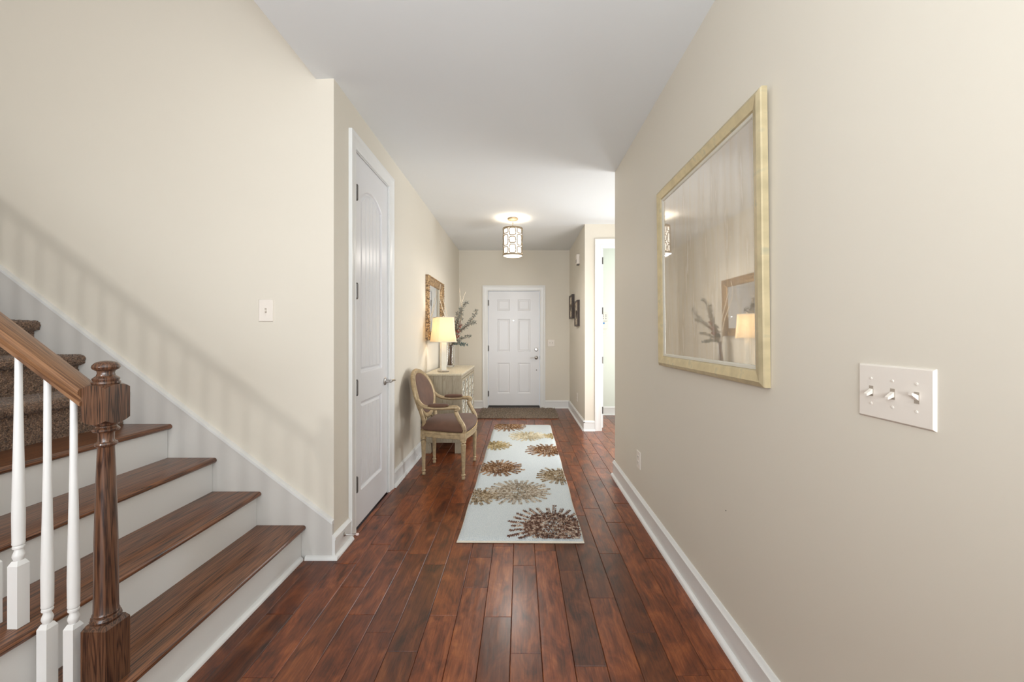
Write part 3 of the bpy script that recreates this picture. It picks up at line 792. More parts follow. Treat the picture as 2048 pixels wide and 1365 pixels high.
def outlet(label, a, z, T):
    t = thing('wall_outlet', label, 'outlet', T(a, 0, z))
    m = MB(); m.chbox(a-.039, a+.039, 0, .006, z-.062, z+.062, .002, T); m.build('plate', M['plate'], t, smooth=False)
    for dz in (-.02, .02):
        m = MB(); TT = lambda x, y, zz: T(a+x, zz, z+dz+y)
        m.lathe([(.016, .006), (.016, .0075), (.001, .0075)], (0, 0, 0), 16, T=TT); so = m.build('socket', M['plate'], t)
        m = MB(); m.box(a-.007, a-.005, .0074, .0082, z+dz-.002, z+dz+.006, T); m.box(a+.005, a+.007, .0074, .0082, z+dz-.002, z+dz+.006, T); m.lathe([(.0022, .0074), (.0022, .0082)], (0, -.008, 0), 8, T=TT)
        m.build('slots', M['dark'], so, smooth=False)
outlet('white wall outlet low on the near right wall', rw(1278), 1.275-(920-670)/((1278-1041)/XR), T_R)
outlet('white wall outlet low on the foyer wall right of the front door', rw(1155), 1.275-(795-670)/((1155-1041)/XR), T_R)
# chime box high on the foyer wall
t = thing('door_chime', 'small white chime box high on the foyer wall above the dark pictures', 'chime box', (XR, 5.66, 2.36))
m = MB(); m.chbox(5.62, 5.72, 0, .045, 2.30, 2.44, .006, T_R); m.build('cover', M['plate'], t, smooth=False)
m = MB()
for i in range(4): m.box(5.64, 5.70, .045, .0465, 2.325+.012*i, 2.329+.012*i, T_R)
m.build('grille', M['dark'], t, smooth=False)
m = MB(); m.chbox(5.635, 5.705, .004, .036, 2.285, 2.30, .003, T_R); m.build('sounder', M['bronze'], t, smooth=False)
# keypads in side room
TQ = lambda a, n, z: (a, YR-n, z); q = 780/YR
kx = lambda px: (px-1041)/q; kz = lambda py: 1.275-(py-670)/q
t = thing('alarm_keypad', 'white alarm keypad topmost of the devices on the pale room wall', 'keypad', TQ(kx(1209), 0, kz(634)))
m = MB(); m.chbox(kx(1202), kx(1215), 0, .02, kz(642), kz(626), .004, TQ); m.build('housing', M['plate'], t, smooth=False)
m = MB()
for i in range(3):
    for j in range(2): m.box(kx(1205.5+j*5.0), kx(1207+j*5.0), .02, .023, kz(631.6+i*3.6), kz(630+i*3.6), TQ)
m.build('keys', M['dark'], t, smooth=False)['kind'] = 'stuff'
t = thing('thermostat', 'white thermostat with a blue screen under the alarm keypad', 'thermostat', TQ(kx(1208), 0, kz(650)))
m = MB(); m.chbox(kx(1202), kx(1214.5), 0, .022, kz(658), kz(643.5), .004, TQ); m.build('housing', M['plate'], t, smooth=False)
m = MB(); m.box(kx(1204), kx(1208.6), .022, .024, kz(648.6), kz(645.4), TQ); m.build('screen', M['screen'], t, smooth=False)
t = thing('wall_switch', 'small white switch plate lowest on the pale room wall', 'light switch', TQ(kx(1208), 0, kz(666)))
m = MB(); m.chbox(kx(1202.5), kx(1212.5), 0, .007, kz(671), kz(660.5), .002, TQ); m.build('plate', M['plate'], t, smooth=False)
m = MB(); m.box(kx(1206.5), kx(1208), .007, .016, kz(667), kz(664.5), TQ); m.build('toggle', M['plate'], t, smooth=False)
# door stop
t = thing('door_stop', 'nickel door stop with pale rubber tip on the baseboard beside the closet door', 'door stop', (XL+.02, 2.33, .085))
m = MB(); TS = lambda x, y, z: (XL+.018+z, 2.33+x, .082+y)
m.lathe([(.012, 0), (.012, .003), (.008, .008), (.005, .014), (.0045, .07), (.006, .071)], (0, 0, 0), 14, T=TS); m.build('stem', M['nickel'], t)
m = MB(); m.lathe([(.0065, .070), (.0075, .073), (.0075, .083), (.005, .086)], (0, 0, 0), 14, T=TS); m.build('rubber_tip', M['rubber'], t)
# nail mark on the right wall
m = MB(); TS = lambda x, y, z: (XR-z, rw(1452)+x, 1.275-(1022-670)/((1452-1041)/XR)+y); m.lathe([(.0022, 0), (.0022, .0015), (.0008, .002)], (0, 0, 0), 8, T=TS)
tag(m.build('wall_nail', M['dark'], None), 'tiny dark nail in the right wall below the large mirror', 'nail')

# ------------------------------------------------------------------ large gold framed mirror on the right wall
TM = lambda a, n, z: (XR-n-(z-1.09)*.012, a, z)
ya, yb_, za, zb2 = 1.329, 2.345, 1.093, 2.125
t = thing('wall_mirror', 'large square mirror in a champagne gold frame on the near right wall', 'mirror', (XR, (ya+yb_)/2, za))
FW = .058
m = MB(); m.loop(ya+FW, yb_-FW, za+FW, zb2-FW, [(0, .001), (0, .013), (.006, .020), (.040, .031), (FW-.004, .024), (FW, .020), (FW, .001)], TM); m.build('frame', M['gold'], t, angle=15)
m = MB(); m.loop(ya+FW+.014, yb_-FW-.014, za+FW+.014, zb2-FW-.014, [(0, .001), (0, .0085), (.004, .012), (.014, .015), (.014, .001)], TM); m.build('inner_lip', M['lip'], t, angle=15)
m = MB(); g = FW+.014; m.box(ya+g, yb_-g, .002, .0075, za+g, zb2-g, TM); m.build('glass', M['antique_mirror'], t, smooth=False)

# ------------------------------------------------------------------ carved mirror over the console
TN = lambda a, n, z: (XL+n+(z-1.21)*.0, a, z)
t = thing('wall_mirror', 'mirror in a wide carved antique gold frame hanging above the console', 'mirror', (XL, 4.82, 1.21))
ya, yb_, za, zb2 = 4.39, 5.25, 1.213, 1.955; FW = .10
m = MB(); m.loop(ya+FW, yb_-FW, za+FW, zb2-FW, [(0, .001), (0, .018), (.008, .026), (.03, .022), (.07, .036), (.09, .042), (FW, .036), (FW, .001)], TN); m.build('frame', M['carved'], t, angle=15)
m = MB(); n_ = 0
for (a0_, a1_, fixed, vert) in ((ya, yb_, za+.012, 0), (ya, yb_, zb2-.012, 0), (za, zb2, ya+.012, 1), (za, zb2, yb_-.012, 1)):
    cnt = int((a1_-a0_)/.022)
    for i in range(cnt):
        v = a0_+(i+.5)*(a1_-a0_)/cnt; p = TN(v, .041, fixed) if not vert else TN(fixed, .041, v); m.sphere(p, .0085, 6, 4)
m.build('beading', M['carved'], t)['kind'] = 'stuff'
m = MB(); m.box(ya+FW, yb_-FW, .003, .015, za+FW, zb2-FW, TN); m.build('glass', M['mirror'], t, smooth=False)

# ------------------------------------------------------------------ two dark pictures
def motif(m, cx, cz, T, n):
    for k in range(7):
        a = -PI/2+(k-3)*.42; 
        m.tube([T(cx, n, cz-.08), T(cx+.035*math.cos(a+PI), n+.002, cz-.02+.02*k/7), T(cx+.06*math.cos(a+PI)*1.0, n+.002, cz+.05-.004*(k-3)**2)], [.003, .006, .002], 5)
def picture(label, ya, yb_, za, zb2, dep):
    t = thing('wall_picture', label, 'picture', (XR, (ya+yb_)/2, za), group='dark framed pictures on the foyer wall')
    m = MB(); F = .028
    m.loop(ya+F, yb_-F, za+F, zb2-F, [(0, .001), (0, dep-.006), (.004, dep-.002), (F-.003, dep), (F, dep-.003), (F, .001)], T_R); m.build('frame', M['darkframe'], t, angle=20)
    m = MB(); m.box(ya+F, yb_-F, .002, dep-.012, za+F, zb2-F, T_R); m.build('panel', M['t_taupe'], t, smooth=False)
    m = MB(); motif(m, (ya+yb_)/2, (za+zb2)/2, T_R, dep-.010); m.build('leaf_motif', M['darkframe'], t)
picture('dark framed picture with leaf motif, lower and nearer of the foyer pair', 5.62, 5.935, 1.40, 1.78, .036)
picture('dark framed picture with leaf motif, higher and farther of the foyer pair', 6.166, 6.51, 1.536, 1.918, .045)

# ------------------------------------------------------------------ pendant
PXc, PYc = -.098, 4.92
t = thing('pendant_light', 'lit drum pendant with metal fretwork over a white shade in the foyer', 'pendant light', (PXc, PYc, H))
m = MB(); m.lathe([(.066, H), (.068, H-.012), (.062, H-.022), (.02, H-.028), (.008, H-.034)], (PXc, PYc, 0), 28); m.build('canopy', M['fret'], t)
m = MB()
zt_, zb_ = 2.615, 2.262
for i in range(5):
    z = H-.04-i*.018; pts = [(PXc+(.006*math.cos(a) if i % 2 else 0), PYc+(0 if i % 2 else .006*math.cos(a)), z+.011*math.sin(a)) for a in np.linspace(0, 2*PI, 9)[:-1]]
    m.tube(pts, .0018, 5, closed=True, up=(.3, .2, 1))
m.tube([(PXc, PYc, H-.03), (PXc, PYc, zt_)], .002, 6)
m.build('chain', M['fret'], t)
R = .124
m = MB()
for a in (0, 2*PI/3, 4*PI/3): m.tube([(PXc, PYc, zt_-.004), (PXc+R*math.cos(a), PYc+R*math.sin(a), zt_-.004)], .0025, 6)
for z, hh in ((zt_-.006, .008), (zb_+.012, .008)):
    m.lathe([(R-.001, z-hh), (R+.003, z-hh), (R+.003, z+hh), (R-.001, z+hh), (R-.001, z-hh)], (PXc, PYc, 0), 48)
def cyl_loop(a0, a1, z0, z1):
    pts = []
    ca, cz, ha, hz = (a0+a1)/2, (z0+z1)/2, (a1-a0)/2, (z1-z0)/2
    for k in range(28):
        th = 2*PI*k/28; c, s_ = math.cos(th), math.sin(th); p = .42
        x = ca+ha*math.copysign(abs(c)**p, c); z = cz+hz*math.copysign(abs(s_)**p, s_)
        pts.append((PXc+R*math.cos(x), PYc+R*math.sin(x), z))
    m.tube(pts, .0052, 5, closed=True, up=(0, 0, 1))
ncol = 8; zs0, zs1 = zb_+.024, zt_-.016; Hh = zs1-zs0
for c in range(ncol):
    ca = -PI/2+2*PI*c/ncol; wd = 2*PI/ncol*.40
    rows = [(0, .34), (.40, .64), (.70, 1)] if c % 2 == 0 else [(0, .26), (.32, .74), (.80, 1)]
    for r0, r1 in rows: cyl_loop(ca-wd, ca+wd, zs0+Hh*r0, zs0+Hh*r1)
    for r in (.37, .67) if c % 2 == 0 else (.29, .77):
        m.tube([(PXc+R*math.cos(ca-.2), PYc+R*math.sin(ca-.2), zs0+Hh*(r-.035)), (PXc+R*math.cos(ca-.2), PYc+R*math.sin(ca-.2), zs0+Hh*(r+.035))], .0022, 5)
    for r in (.16, .52, .86):
        x = ca+PI/ncol; m.tube([(PXc+R*math.cos(x-.1), PYc+R*math.sin(x-.1), zs0+Hh*r), (PXc+R*math.cos(x+.1), PYc+R*math.sin(x+.1), zs0+Hh*r)], .0022, 5)
m.build('fretwork', M['fret'], t)
m = MB(); Ri = .112
m.lathe([(Ri, zt_-.02), (Ri, zb_+.018), (Ri-.002, zb_+.018), (Ri-.002, zt_-.02), (Ri, zt_-.02)], (PXc, PYc, 0), 40); m.build('inner_shade', M['diffuser'], t)
m = MB(); m.lathe([(.0001, zb_+.006), (R-.008, zb_+.006), (R-.004, zb_+.010), (.0001, zb_+.010)], (PXc, PYc, 0), 40); m.build('bottom_diffuser', M['glow'], t)
area('pendant_downlight', (PXc, PYc, zb_-.006), (0, 0, 0), .2, .2, 12, (1, .94, .86))
point('pendant_bulb', (PXc, PYc, 2.47), 3, (1, .92, .80), .03)

# ------------------------------------------------------------------ assumed globe lamp in the stairwell behind the camera, added for the rail shadow
gx, gy, gz = -1.74, -1.40, 2.2
t = thing('assumed_globe_lamp', 'assumed lit white globe lamp hanging in the stairwell beyond the view', 'pendant light', (gx, gy, 5.5))
m = MB(); m.tube([(gx, gy, 5.5), (gx, gy, gz+.1)], .004, 6); m.lathe([(.05, 5.47), (.05, 5.5)], (gx, gy, 0), 16); m.build('cord', M['nickel'], t)
m = MB(); m.lathe([(.03, gz+.07), (.035, gz+.10), (.01, gz+.12)], (gx, gy, 0), 16); m.build('cap', M['nickel'], t)
point('assumed_globe_light', (gx, gy, gz), 80, (.98, .96, .94), .075)

# ------------------------------------------------------------------ console cabinet
X0c, X1c, Yc0, Yc1, Zc = -1.035, -.632, 4.18, 5.30, .857
t = thing('console_cabinet', 'limed wood console cabinet with ring fretwork doors against the left wall', 'cabinet', (-.84, 4.74, 0))
m = MB(); m.chbox(X0c-.0, X1c+.008, Yc0-.008, Yc1+.008, Zc-.022, Zc, .003); m.build('top', M['driftwood_top'], t, smooth=False)
m = MB(); m.box(X0c+.02, X1c-.02, Yc0+.02, Yc1-.02, .13, Zc-.023); m.build('carcass', M['driftwood'], t, smooth=False)
nb = 4
for yy in (Yc0, Yc1-.018):
    for i in range(nb):
        a = X0c+(X1c-X0c)*i/nb; m = MB(); m.chbox(a+.0006, a+(X1c-X0c)/nb-.0006, yy, yy+.018, .115, Zc-.022, .0015); m.build('side_board', M['driftwood'], t, smooth=False)
for (x, y) in ((X0c, Yc0), (X1c-.075, Yc0), (X0c, Yc1-.075), (X1c-.075, Yc1-.075)):
    m = MB(); m.chbox(x+.002, x+.073, y+.002, y+.073, 0, .115, .003); m.build('foot', M['driftwood'], t, smooth=False)
m = MB(); m.box(X1c-.018, X1c, Yc0+.018, Yc1-.018, Zc-.06, Zc-.023); m.build('top_rail', M['driftwood'], t, smooth=False)
m = MB(); m.box(X1c-.018, X1c, Yc0+.018, Yc1-.018, .115, .15); m.build('bottom_rail', M['driftwood'], t, smooth=False)
nd = 4; dw = (Yc1-Yc0-.04)/nd
for i in range(nd):
    y0, y1 = Yc0+.02+dw*i+.002, Yc0+.02+dw*(i+1)-.002
    TD = lambda a, n, z: (X1c+n, a, z)
    m = MB(); m.loop(y0+.03, y1-.03, .155+.03, Zc-.065-.03, [(0, -.016), (0, .002), (.03, .004), (.03, -.016)], TD); dd = m.build('door', M['driftwood'], t, smooth=False)
    m = MB(); m.box(y0+.03, y1-.03, -.014, -.010, .185, Zc-.095, TD); m.build('mirror_panel', M['mirror'], dd, smooth=False)
    m = MB(); rr = (y1-y0-.06)/2; cy = (y0+y1)/2; zz = .185
    nr_ = 6; dz = (Zc-.095-.185)/nr_
    for k in range(nr_):
        cz = .185+dz*(k+.5)
        for (oy) in (0,):
            m.tube([TD(cy+rr*.98*math.cos(a), -.004, cz+dz*.62*math.sin(a)) for a in np.linspace(0, 2*PI, 21)[:-1]], .0042, 5, closed=True, up=(1, 0, 0), flat=1.4)
    for k in range(nr_+1):
        cz = .185+dz*k
        for sgn in (-1, 1):
            m.tube([TD(cy+sgn*rr-sgn*rr*math.sin(b)*.9, -.005, min(max(cz+dz*.55*math.cos(b), .186), Zc-.096)) for b in np.linspace(0.01, PI-.01, 11)], .003, 5, up=(1, 0, 0), flat=1.4)
    m.build('fretwork', M['lip'], dd)
    m = MB(); m.sphere(TD(y0+.015 if i % 2 else y1-.015, .012, .5), .009, 10, 6); m.build('knob', M['nickel'], dd)

# ------------------------------------------------------------------ table lamp
LX, LY = -.872, 4.40
t = thing('table_lamp', 'lit table lamp with a tapered cream shade on a pale square column', 'lamp', (LX, LY, Zc), math.radians(31), world=False)
m = MB(); m.chbox(-.052, .052, -.052, .052, 0, .018, .003); m.build('foot', M['nickel'], t, smooth=False)
m = MB(); m.chbox(-.029, .029, -.029, .029, .018, .335, .002); m.build('column', M['marble'], t, smooth=False)
m = MB(); m.lathe([(.008, .335), (.008, .40), (.018, .405), (.018, .44)], (0, 0, 0), 16); m.build('socket', M['nickel'], t)
m = MB(); a, b_ = .122, .097; z0, z1 = .338, .612; e = .0025; c = .022
def sq(h, z, ins=0):
    h -= ins; k = h-c; pts = []
    for sx_, sy_ in ((1, -1), (1, 1), (-1, 1), (-1, -1)):
        if (sx_, sy_) in ((1, -1), (-1, 1)): pts += [(sx_*k, sy_*h, z), (sx_*h, sy_*k, z)]
        else: pts += [(sx_*h, sy_*k, z), (sx_*k, sy_*h, z)]
    return pts
rings = [sq(a, z0), sq((a+b_)/2-.003, (z0+z1)/2), sq(b_, z1), sq(b_, z1, e), sq((a+b_)/2-.003, (z0+z1)/2, e), sq(a, z0, e)]
vs = [p for r in rings for p in r]; fs = []
for i in range(6):
    j = (i+1) % 6
    for k in range(8): fs.append((i*8+k, i*8+(k+1) % 8, j*8+(k+1) % 8, j*8+k))
m.add(vs, fs); sh = m.build('shade', M['shade'], t, angle=20)
for h, z in ((a, z0), (b_, z1)):
    m = MB(); m.tube([(x*1.002, y*1.002, z) for x, y, z in sq(h, z)], .0035, 6, closed=True, up=(0, 0, 1)); m.build('shade_trim', M['marble'], sh)
m = MB(); m.tube([(-b_+.004, 0, z1-.01), (0, 0, z1-.012), (b_-.004, 0, z1-.01)], .0018, 5); m.tube([(0, -b_+.004, z1-.01), (0, b_-.004, z1-.01)], .0018, 5); m.tube([(0, 0, .44), (0, 0, z1+.01)], .002, 6); m.sphere((0, 0, z1+.016), .008, 10, 6)
m.build('harp', M['nickel'], t)
point('lamp_bulb', (LX, LY, Zc+.49), 4.6, (1, .92, .82), .03)

# ------------------------------------------------------------------ vase and dried arrangement
VX, VY = -.925, 5.10
m = MB()
m.lathe([(.0001, .0), (.052, .0), (.060, .01), (.063, .08), (.064, .18), (.060, .24), (.058, .275), (.055, .275), (.057, .24), (.061, .18), (.060, .08), (.056, .016), (.0001, .014)], (0, 0, 0), 36)
vz = m.build('glass_vase', M['glass'], None); vz.location = (VX, VY, Zc+.0005)
tag(vz, 'clear glass cylinder vase holding dried branches on the console', 'vase')
t = thing('dried_arrangement', 'dried arrangement of grey leaves, pale twigs and red blooms in the glass vase', 'plant', (VX, VY, Zc+.02), world=False)
ra = random.Random(11)
def branch(pts, r0, r1, mname, name='branch'):
    # smooth by Catmull-Rom
    P = [Vector(p) for p in pts]; out = []
    for i in range(len(P)-1):
        p0 = P[max(i-1, 0)]; p1 = P[i]; p2 = P[i+1]; p3 = P[min(i+2, len(P)-1)]
        for s_ in range(4):
            u = s_/4; out.append(.5*((2*p1)+(-p0+p2)*u+(2*p0-5*p1+4*p2-p3)*u*u+(-p0+3*p1-3*p2+p3)*u**3))
    out.append(P[-1]); n = len(out)
    m = MB(); m.tube(out, [r0+(r1-r0)*i/(n-1) for i in range(n)], 5)
    o = m.build(name, M[mname], t); return o, out
def leafmesh(m, p, d, ln, wd):
    d = d.normalized(); s_ = d.cross(Vector((ra.uniform(-1, 1), ra.uniform(-1, 1), ra.uniform(-1, 1)))).normalized(); nn = d.cross(s_)
    a, b2, c2, e2 = p, p+d*ln*.45+s_*wd, p+d*ln+nn*ln*.1, p+d*ln*.45-s_*wd
    m.add([a, b2, c2, e2, p+d*ln*.45+nn*wd*.5], [(0, 1, 4), (1, 2, 4), (2, 3, 4), (3, 0, 4), (0, 3, 2, 1)])
# pale curly twigs   (x right, y depth, z up, from the vase floor)
for pts in ([(0, 0, 0), (.02, 0, .3), (.10, 0, .5), (.17, -.02, .66), (.15, -.02, .82), (.13, -.02, 1.0)],
            [(0, .01, 0), (.02, 0, .3), (.11, 0, .52), (.16, -.02, .68), (.17, -.02, .84), (.21, -.02, .96)],
            [(-.01, 0, 0), (-.01, -.02, .3), (-.02, -.06, .52), (-.07, -.10, .72), (-.11, -.12, .88), (-.10, -.1, 1.05)],
            [(.0, .02, 0), (-.02, 0, .32), (-.01, -.03, .55), (-.05, -.05, .75), (-.08, -.06, .88)]):
    branch(pts, .007, .0032, 'twig_pale', 'twig')
# brown stems with leaves
stems = [[(0, 0, 0), (.02, 0, .28), (.07, 0, .45), (.12, .0, .62), (.17, 0, .76), (.22, 0, .82)],
         [(.01, .01, 0), (.02, 0, .28), (.10, .02, .42), (.22, .02, .52), (.30, .02, .62), (.35, .02, .72)],
         [(.01, -.01, 0), (.03, 0, .26), (.12, -.02, .42), (.24, -.02, .52), (.33, -.02, .56)],
         [(.0, -.02, 0), (.03, -.02, .26), (.10, -.03, .31), (.18, -.03, .36), (.27, -.03, .37)],
         [(.02, 0, 0), (.03, 0, .26), (.06, .02, .4), (.09, .03, .55), (.10, .03, .68)],
         [(-.01, .0, 0), (.0, 0, .28), (.05, -.02, .42), (.13, -.04, .5), (.16, -.04, .66), (.15, -.04, .74)],
         [(.0, .0, 0), (.03, 0, .26), (.11, .03, .28), (.2, .03, .26)]]
for i, pts in enumerate(stems):
    o, path = branch(pts, .0045, .0018, 'twig_brown', 'branch')
    m = MB()
    for p in path[int(len(path)*.36):]:
        for _ in range(15):
            d = Vector((ra.uniform(-1, 1), ra.uniform(-1, 1), ra.uniform(-.6, 1)))
            leafmesh(m, p+d*ra.uniform(.002, .018), d, ra.uniform(.020, .040), ra.uniform(.004, .008))
    m.build('leaves', M['blueleaf'] if i == 6 else M['leaf'], o, smooth=False)
m = MB()
for (cx, cy_, cz) in ((.12, -.03, .45), (.14, -.04, .52), (.10, -.02, .38)):
    for _ in range(20):
        d = Vector((ra.gauss(0, 1), ra.gauss(0, 1), ra.gauss(0, 1))); leafmesh(m, Vector((cx, cy_, cz))+d.normalized()*.008, d, .03, .008)
m.build('red_bloom', M['red'], t, smooth=False)
m = MB()
for _ in range(60):
    d = Vector((ra.gauss(0, 1), ra.gauss(0, .7), ra.gauss(0, 1))); leafmesh(m, Vector((.05, 0, .34))+d.normalized()*.01, d, .045, .012)
m.build('filler_leaves', M['blueleaf'], t, smooth=False)
m = MB()
for _ in range(16):
    a = ra.uniform(0, 6.28); r_ = ra.uniform(0, .04); m.tube([(r_*math.cos(a), r_*math.sin(a), 0), (ra.uniform(-.02, .03), ra.uniform(-.02, .02), .26)], .0035, 5)
m.build('stems', M['twig_brown'], t)

# ------------------------------------------------------------------ armchair
t = thing('armchair', 'oval-back armchair with gilt wood frame and brown velvet, beside the console', 'chair', (-.68, 3.70, 0), math.radians(-4.3), world=False)
def leg(x, y, front):
    m = MB(); r = [(.012, 0), (.016, .006), (.016, .018), (.013, .026), (.0125, .030), (.017, .034), (.019, .040), (.017, .046), (.0135, .050), (.0145, .06), (.020, .24), (.0235, .30), (.0235, .306), (.018, .312), (.016, .318), (.022, .324), (.025, .330), (.022, .336), (.020, .340)]
    # fluted shaft: radius modulated round the circle
    seg = 24; vs = []; fs = []
    for rr, z in r:
        for k in range(seg):
            f = 1-.09*(k % 2) if .055 < z < .30 else 1
            if z < .03: f = 1.0
            vs.append((x+rr*f*math.cos(2*PI*k/seg), y+rr*f*math.sin(2*PI*k/seg), z))
    for i in range(len(r)-1):
        for k in range(seg): fs.append((i*seg+k, i*seg+(k+1) % seg, (i+1)*seg+(k+1) % seg, (i+1)*seg+k))
    fs += [tuple(range(seg))[::-1], tuple(range((len(r)-1)*seg, len(r)*seg))]
    m.add(vs, fs)
    if front: m.chbox(x-.024, x+.024, y-.024, y+.024, .340, .412, .003)
    else: m.chbox(x-.022, x+.022, y-.022, y+.022, .340, .412, .003)
    return m.build('leg', M['chairwood'], t, angle=40)
FX, FY, BX, BY = .197, .255, -.19, .165
for y in (-FY, FY): leg(FX, y, True)
for y in (-BY, BY): leg(BX, y, False)
def outline(ins=0, n=14):
    pts = []
    f, fy, b, by = FX+.018-ins, FY+.018-ins, BX-.018+ins, BY+.018-ins
    for i in range(n+1): u = -1+2*i/n; pts.append((f+.035*(1-u*u), fy*u))      # bowed front, y - to +
    for i in range(1, n): u = i/n; pts.append((f+(b-f)*u, (fy+(by-fy)*u)+.014*math.sin(PI*u)))
    for i in range(n//2+1): u = 1-2*i/(n//2); pts.append((b-.01*(1-u*u), by*u))
    for i in range(1, n): u = 1-i/n; pts.append((f+(b-f)*u, -((fy+(by-fy)*u)+.014*math.sin(PI*u))))
    return pts
m = MB(); rg = [(.006, .352), (0, .356), (0, .372), (.004, .376), (.004, .386), (0, .390), (0, .402), (.006, .410), (.045, .410), (.045, .352), (.006, .352)]
vs = []; fs = []; L = len(outline())
for ins, z in rg: vs += [(x, y, z) for x, y in outline(ins)]
for i in range(len(rg)-1):
    for k in range(L): fs.append((i*L+k, i*L+(k+1) % L, (i+1)*L+(k+1) % L, (i+1)*L+k))
m.add(vs, fs); m.build('seat_rail', M['chairwood'], t, angle=30)
m = MB(); rg = [(.012, .408), (.000, .420), (-.003, .438), (.004, .458), (.022, .476), (.055, .492), (.10, .502), (.15, .507)]
vs = []; fs = []
def shrink(ins, z):
    o_ = outline(0); cx = .01; k = ins
    return [(cx+(x-cx)*(1-k/.235), y*(1-k/.235), z) for x, y in o_]
for ins, z in rg: vs += shrink(ins, z)
for i in range(len(rg)-1):
    for k in range(L): fs.append((i*L+k, i*L+(k+1) % L, (i+1)*L+(k+1) % L, (i+1)*L+k))
o_ = len(vs); vs.append((.01, 0, .509)); fs += [((len(rg)-1)*L+k, (len(rg)-1)*L+(k+1) % L, o_) for k in range(L)]
m.add(vs, fs); sc_ = m.build('seat_cushion', M['velvet'], t, angle=80)
m = MB(); o2 = outline(-.001)
for i in range(L):
    p, q2 = Vector(o2[i]+(.413,)), Vector(o2[(i+1) % L]+(.413,)); nn = max(1, int((q2-p).length/.011))
    for j in range(nn): c = p.lerp(q2, j/nn); m.sphere(c, .0042, 5, 4)
m.build('nailheads', M['nail'], sc_)['kind'] = 'stuff'
# oval back
tilt = math.radians(15.5); bz, bxx = .51, -.205
def bk(u, v, n=0):      # u lateral, v up along the back, n forward
    curve = .035*(u/.25)**2
    v_ = v
    x = bxx-(v_)*math.sin(tilt)+(n+curve)*math.cos(tilt); z = bz+v_*math.cos(tilt)+(n)*math.sin(tilt)
    return (x, u, z)
cv, hu, hv = .218, .235, .215
def oval(k, K=40, du=0, n=0): a = 2*PI*k/K; return bk((hu+du)*math.sin(a), cv+(hv+du)*math.cos(a), n)
m = MB()
m.tube([oval(k, 44, 0) for k in range(44)], .022, 10, closed=True, up=(1, 0, .2), flat=1.15)
m.tube([oval(k, 44, .010, .014) for k in range(44)], .006, 6, closed=True, up=(1, 0, .2))
m.tube([oval(k, 44, -.016, .012) for k in range(44)], .005, 6, closed=True, up=(1, 0, .2))
for s_ in (-1, 1):     # stiles down to the legs, plus the little struts under the oval
    m.tube([bk(s_*.222, .17), bk(s_*.200, .06), bk(s_*.178, -.02), (BX-.004, s_*(BY+.004), .40), (BX, s_*BY, .35)], [.018, .019, .019, .02, .02], 8)
    m.tube([bk(s_*.05, .012), bk(s_*.10, -.03), (BX-.005, s_*.125, .415)], .011, 8)
m.build('back_frame', M['chairwood'], t, angle=50)
m = MB(); K = 40
for sgn in (1, -1):
    vs = []; fs = []; rr = [1, .97, .88, .7, .45, .2]; hh = [.004, .014, .022, .028, .032, .034]
    for q_, h_ in zip(rr, hh):
        for k in range(K): a = 2*PI*k/K; vs.append(bk((hu-.012)*q_*math.sin(a), cv+(hv-.012)*q_*math.cos(a), sgn*h_*(1 if sgn > 0 else .5)))
    for i in range(5):
        for k in range(K): fs.append((i*K+k, i*K+(k+1) % K, (i+1)*K+(k+1) % K, (i+1)*K+k))
    vs.append(bk(0, cv, sgn*.034*(1 if sgn > 0 else .5))); fs += [(5*K+k, 5*K+(k+1) % K, len(vs)-1) for k in range(K)]
    m.add(vs, fs)
bc = m.build('back_cushion', M['velvet'], t, angle=80)
m = MB()
for k in range(100): m.sphere(oval(k, 100, -.022, .014), .0036, 5, 4)
m.build('nailheads', M['nail'], bc)['kind'] = 'stuff'
def catmull(P, n=6):
    P = [Vector(p) for p in P]; out = []
    for i in range(len(P)-1):
        p0 = P[max(i-1, 0)]; p1 = P[i]; p2 = P[i+1]; p3 = P[min(i+2, len(P)-1)]
        for s_ in range(n):
            u = s_/n; out.append(.5*((2*p1)+(-p0+p2)*u+(2*p0-5*p1+4*p2-p3)*u*u+(-p0+3*p1-3*p2+p3)*u**3))
    out.append(P[-1]); return out
for s_ in (-1, 1):
    m = MB()
    pa = catmull([bk(s_*.236, .20), (-.17, s_*.262, .648), (-.08, s_*.272, .628), (.03, s_*.276, .630), (.10, s_*.272, .636), (.155, s_*.268, .632)], 6)
    m.tube(pa, [.017]*(len(pa)-8)+[.018, .019, .020, .020, .020, .020, .019, .014], 10, flat=1.15)
    # scroll at the hand
    m.lathe([(.001, -.019), (.017, -.019), (.020, -.010), (.020, .010), (.017, .019), (.001, .019)], (0, 0, 0), 18, T=lambda x, y, z: (.152+x, s_*.268+z, .624+y))
    ps = catmull([(.135, s_*.268, .622), (.138, s_*.268, .585), (.165, s_*.266, .53), (.198, s_*.262, .475), (.207, s_*.258, .43), (.197, s_*.255, .40)], 5)
    m.tube(ps, [.017, .018]+[.019]*(len(ps)-4)+[.021, .023], 10)
    ar = m.build('arm', M['chairwood'], t, angle=50)
    m = MB(); pp = catmull([(-.115, s_*.268, .649), (-.06, s_*.272, .650), (.02, s_*.275, .651), (.07, s_*.273, .653)], 5)
    n = len(pp); m.tube(pp, [.009+.011*math.sin(PI*min(1, max(0, i/(n-1)))) ** .4 if 0 < i < n-1 else .006 for i in range(n)], 10, flat=1.35); m.build('arm_pad', M['velvet'], ar, angle=60)
    m = MB()
    for i in range(18):
        u = i/17*(n-1); k = min(int(u), n-2); c = pp[k].lerp(pp[k+1], u-k)
        for q_ in (-1, 1): m.sphere((c.x, c.y+q_*.0225, c.z-.004), .003, 5, 4)
    m.build('nailheads', M['nail'], ar)['kind'] = 'stuff'

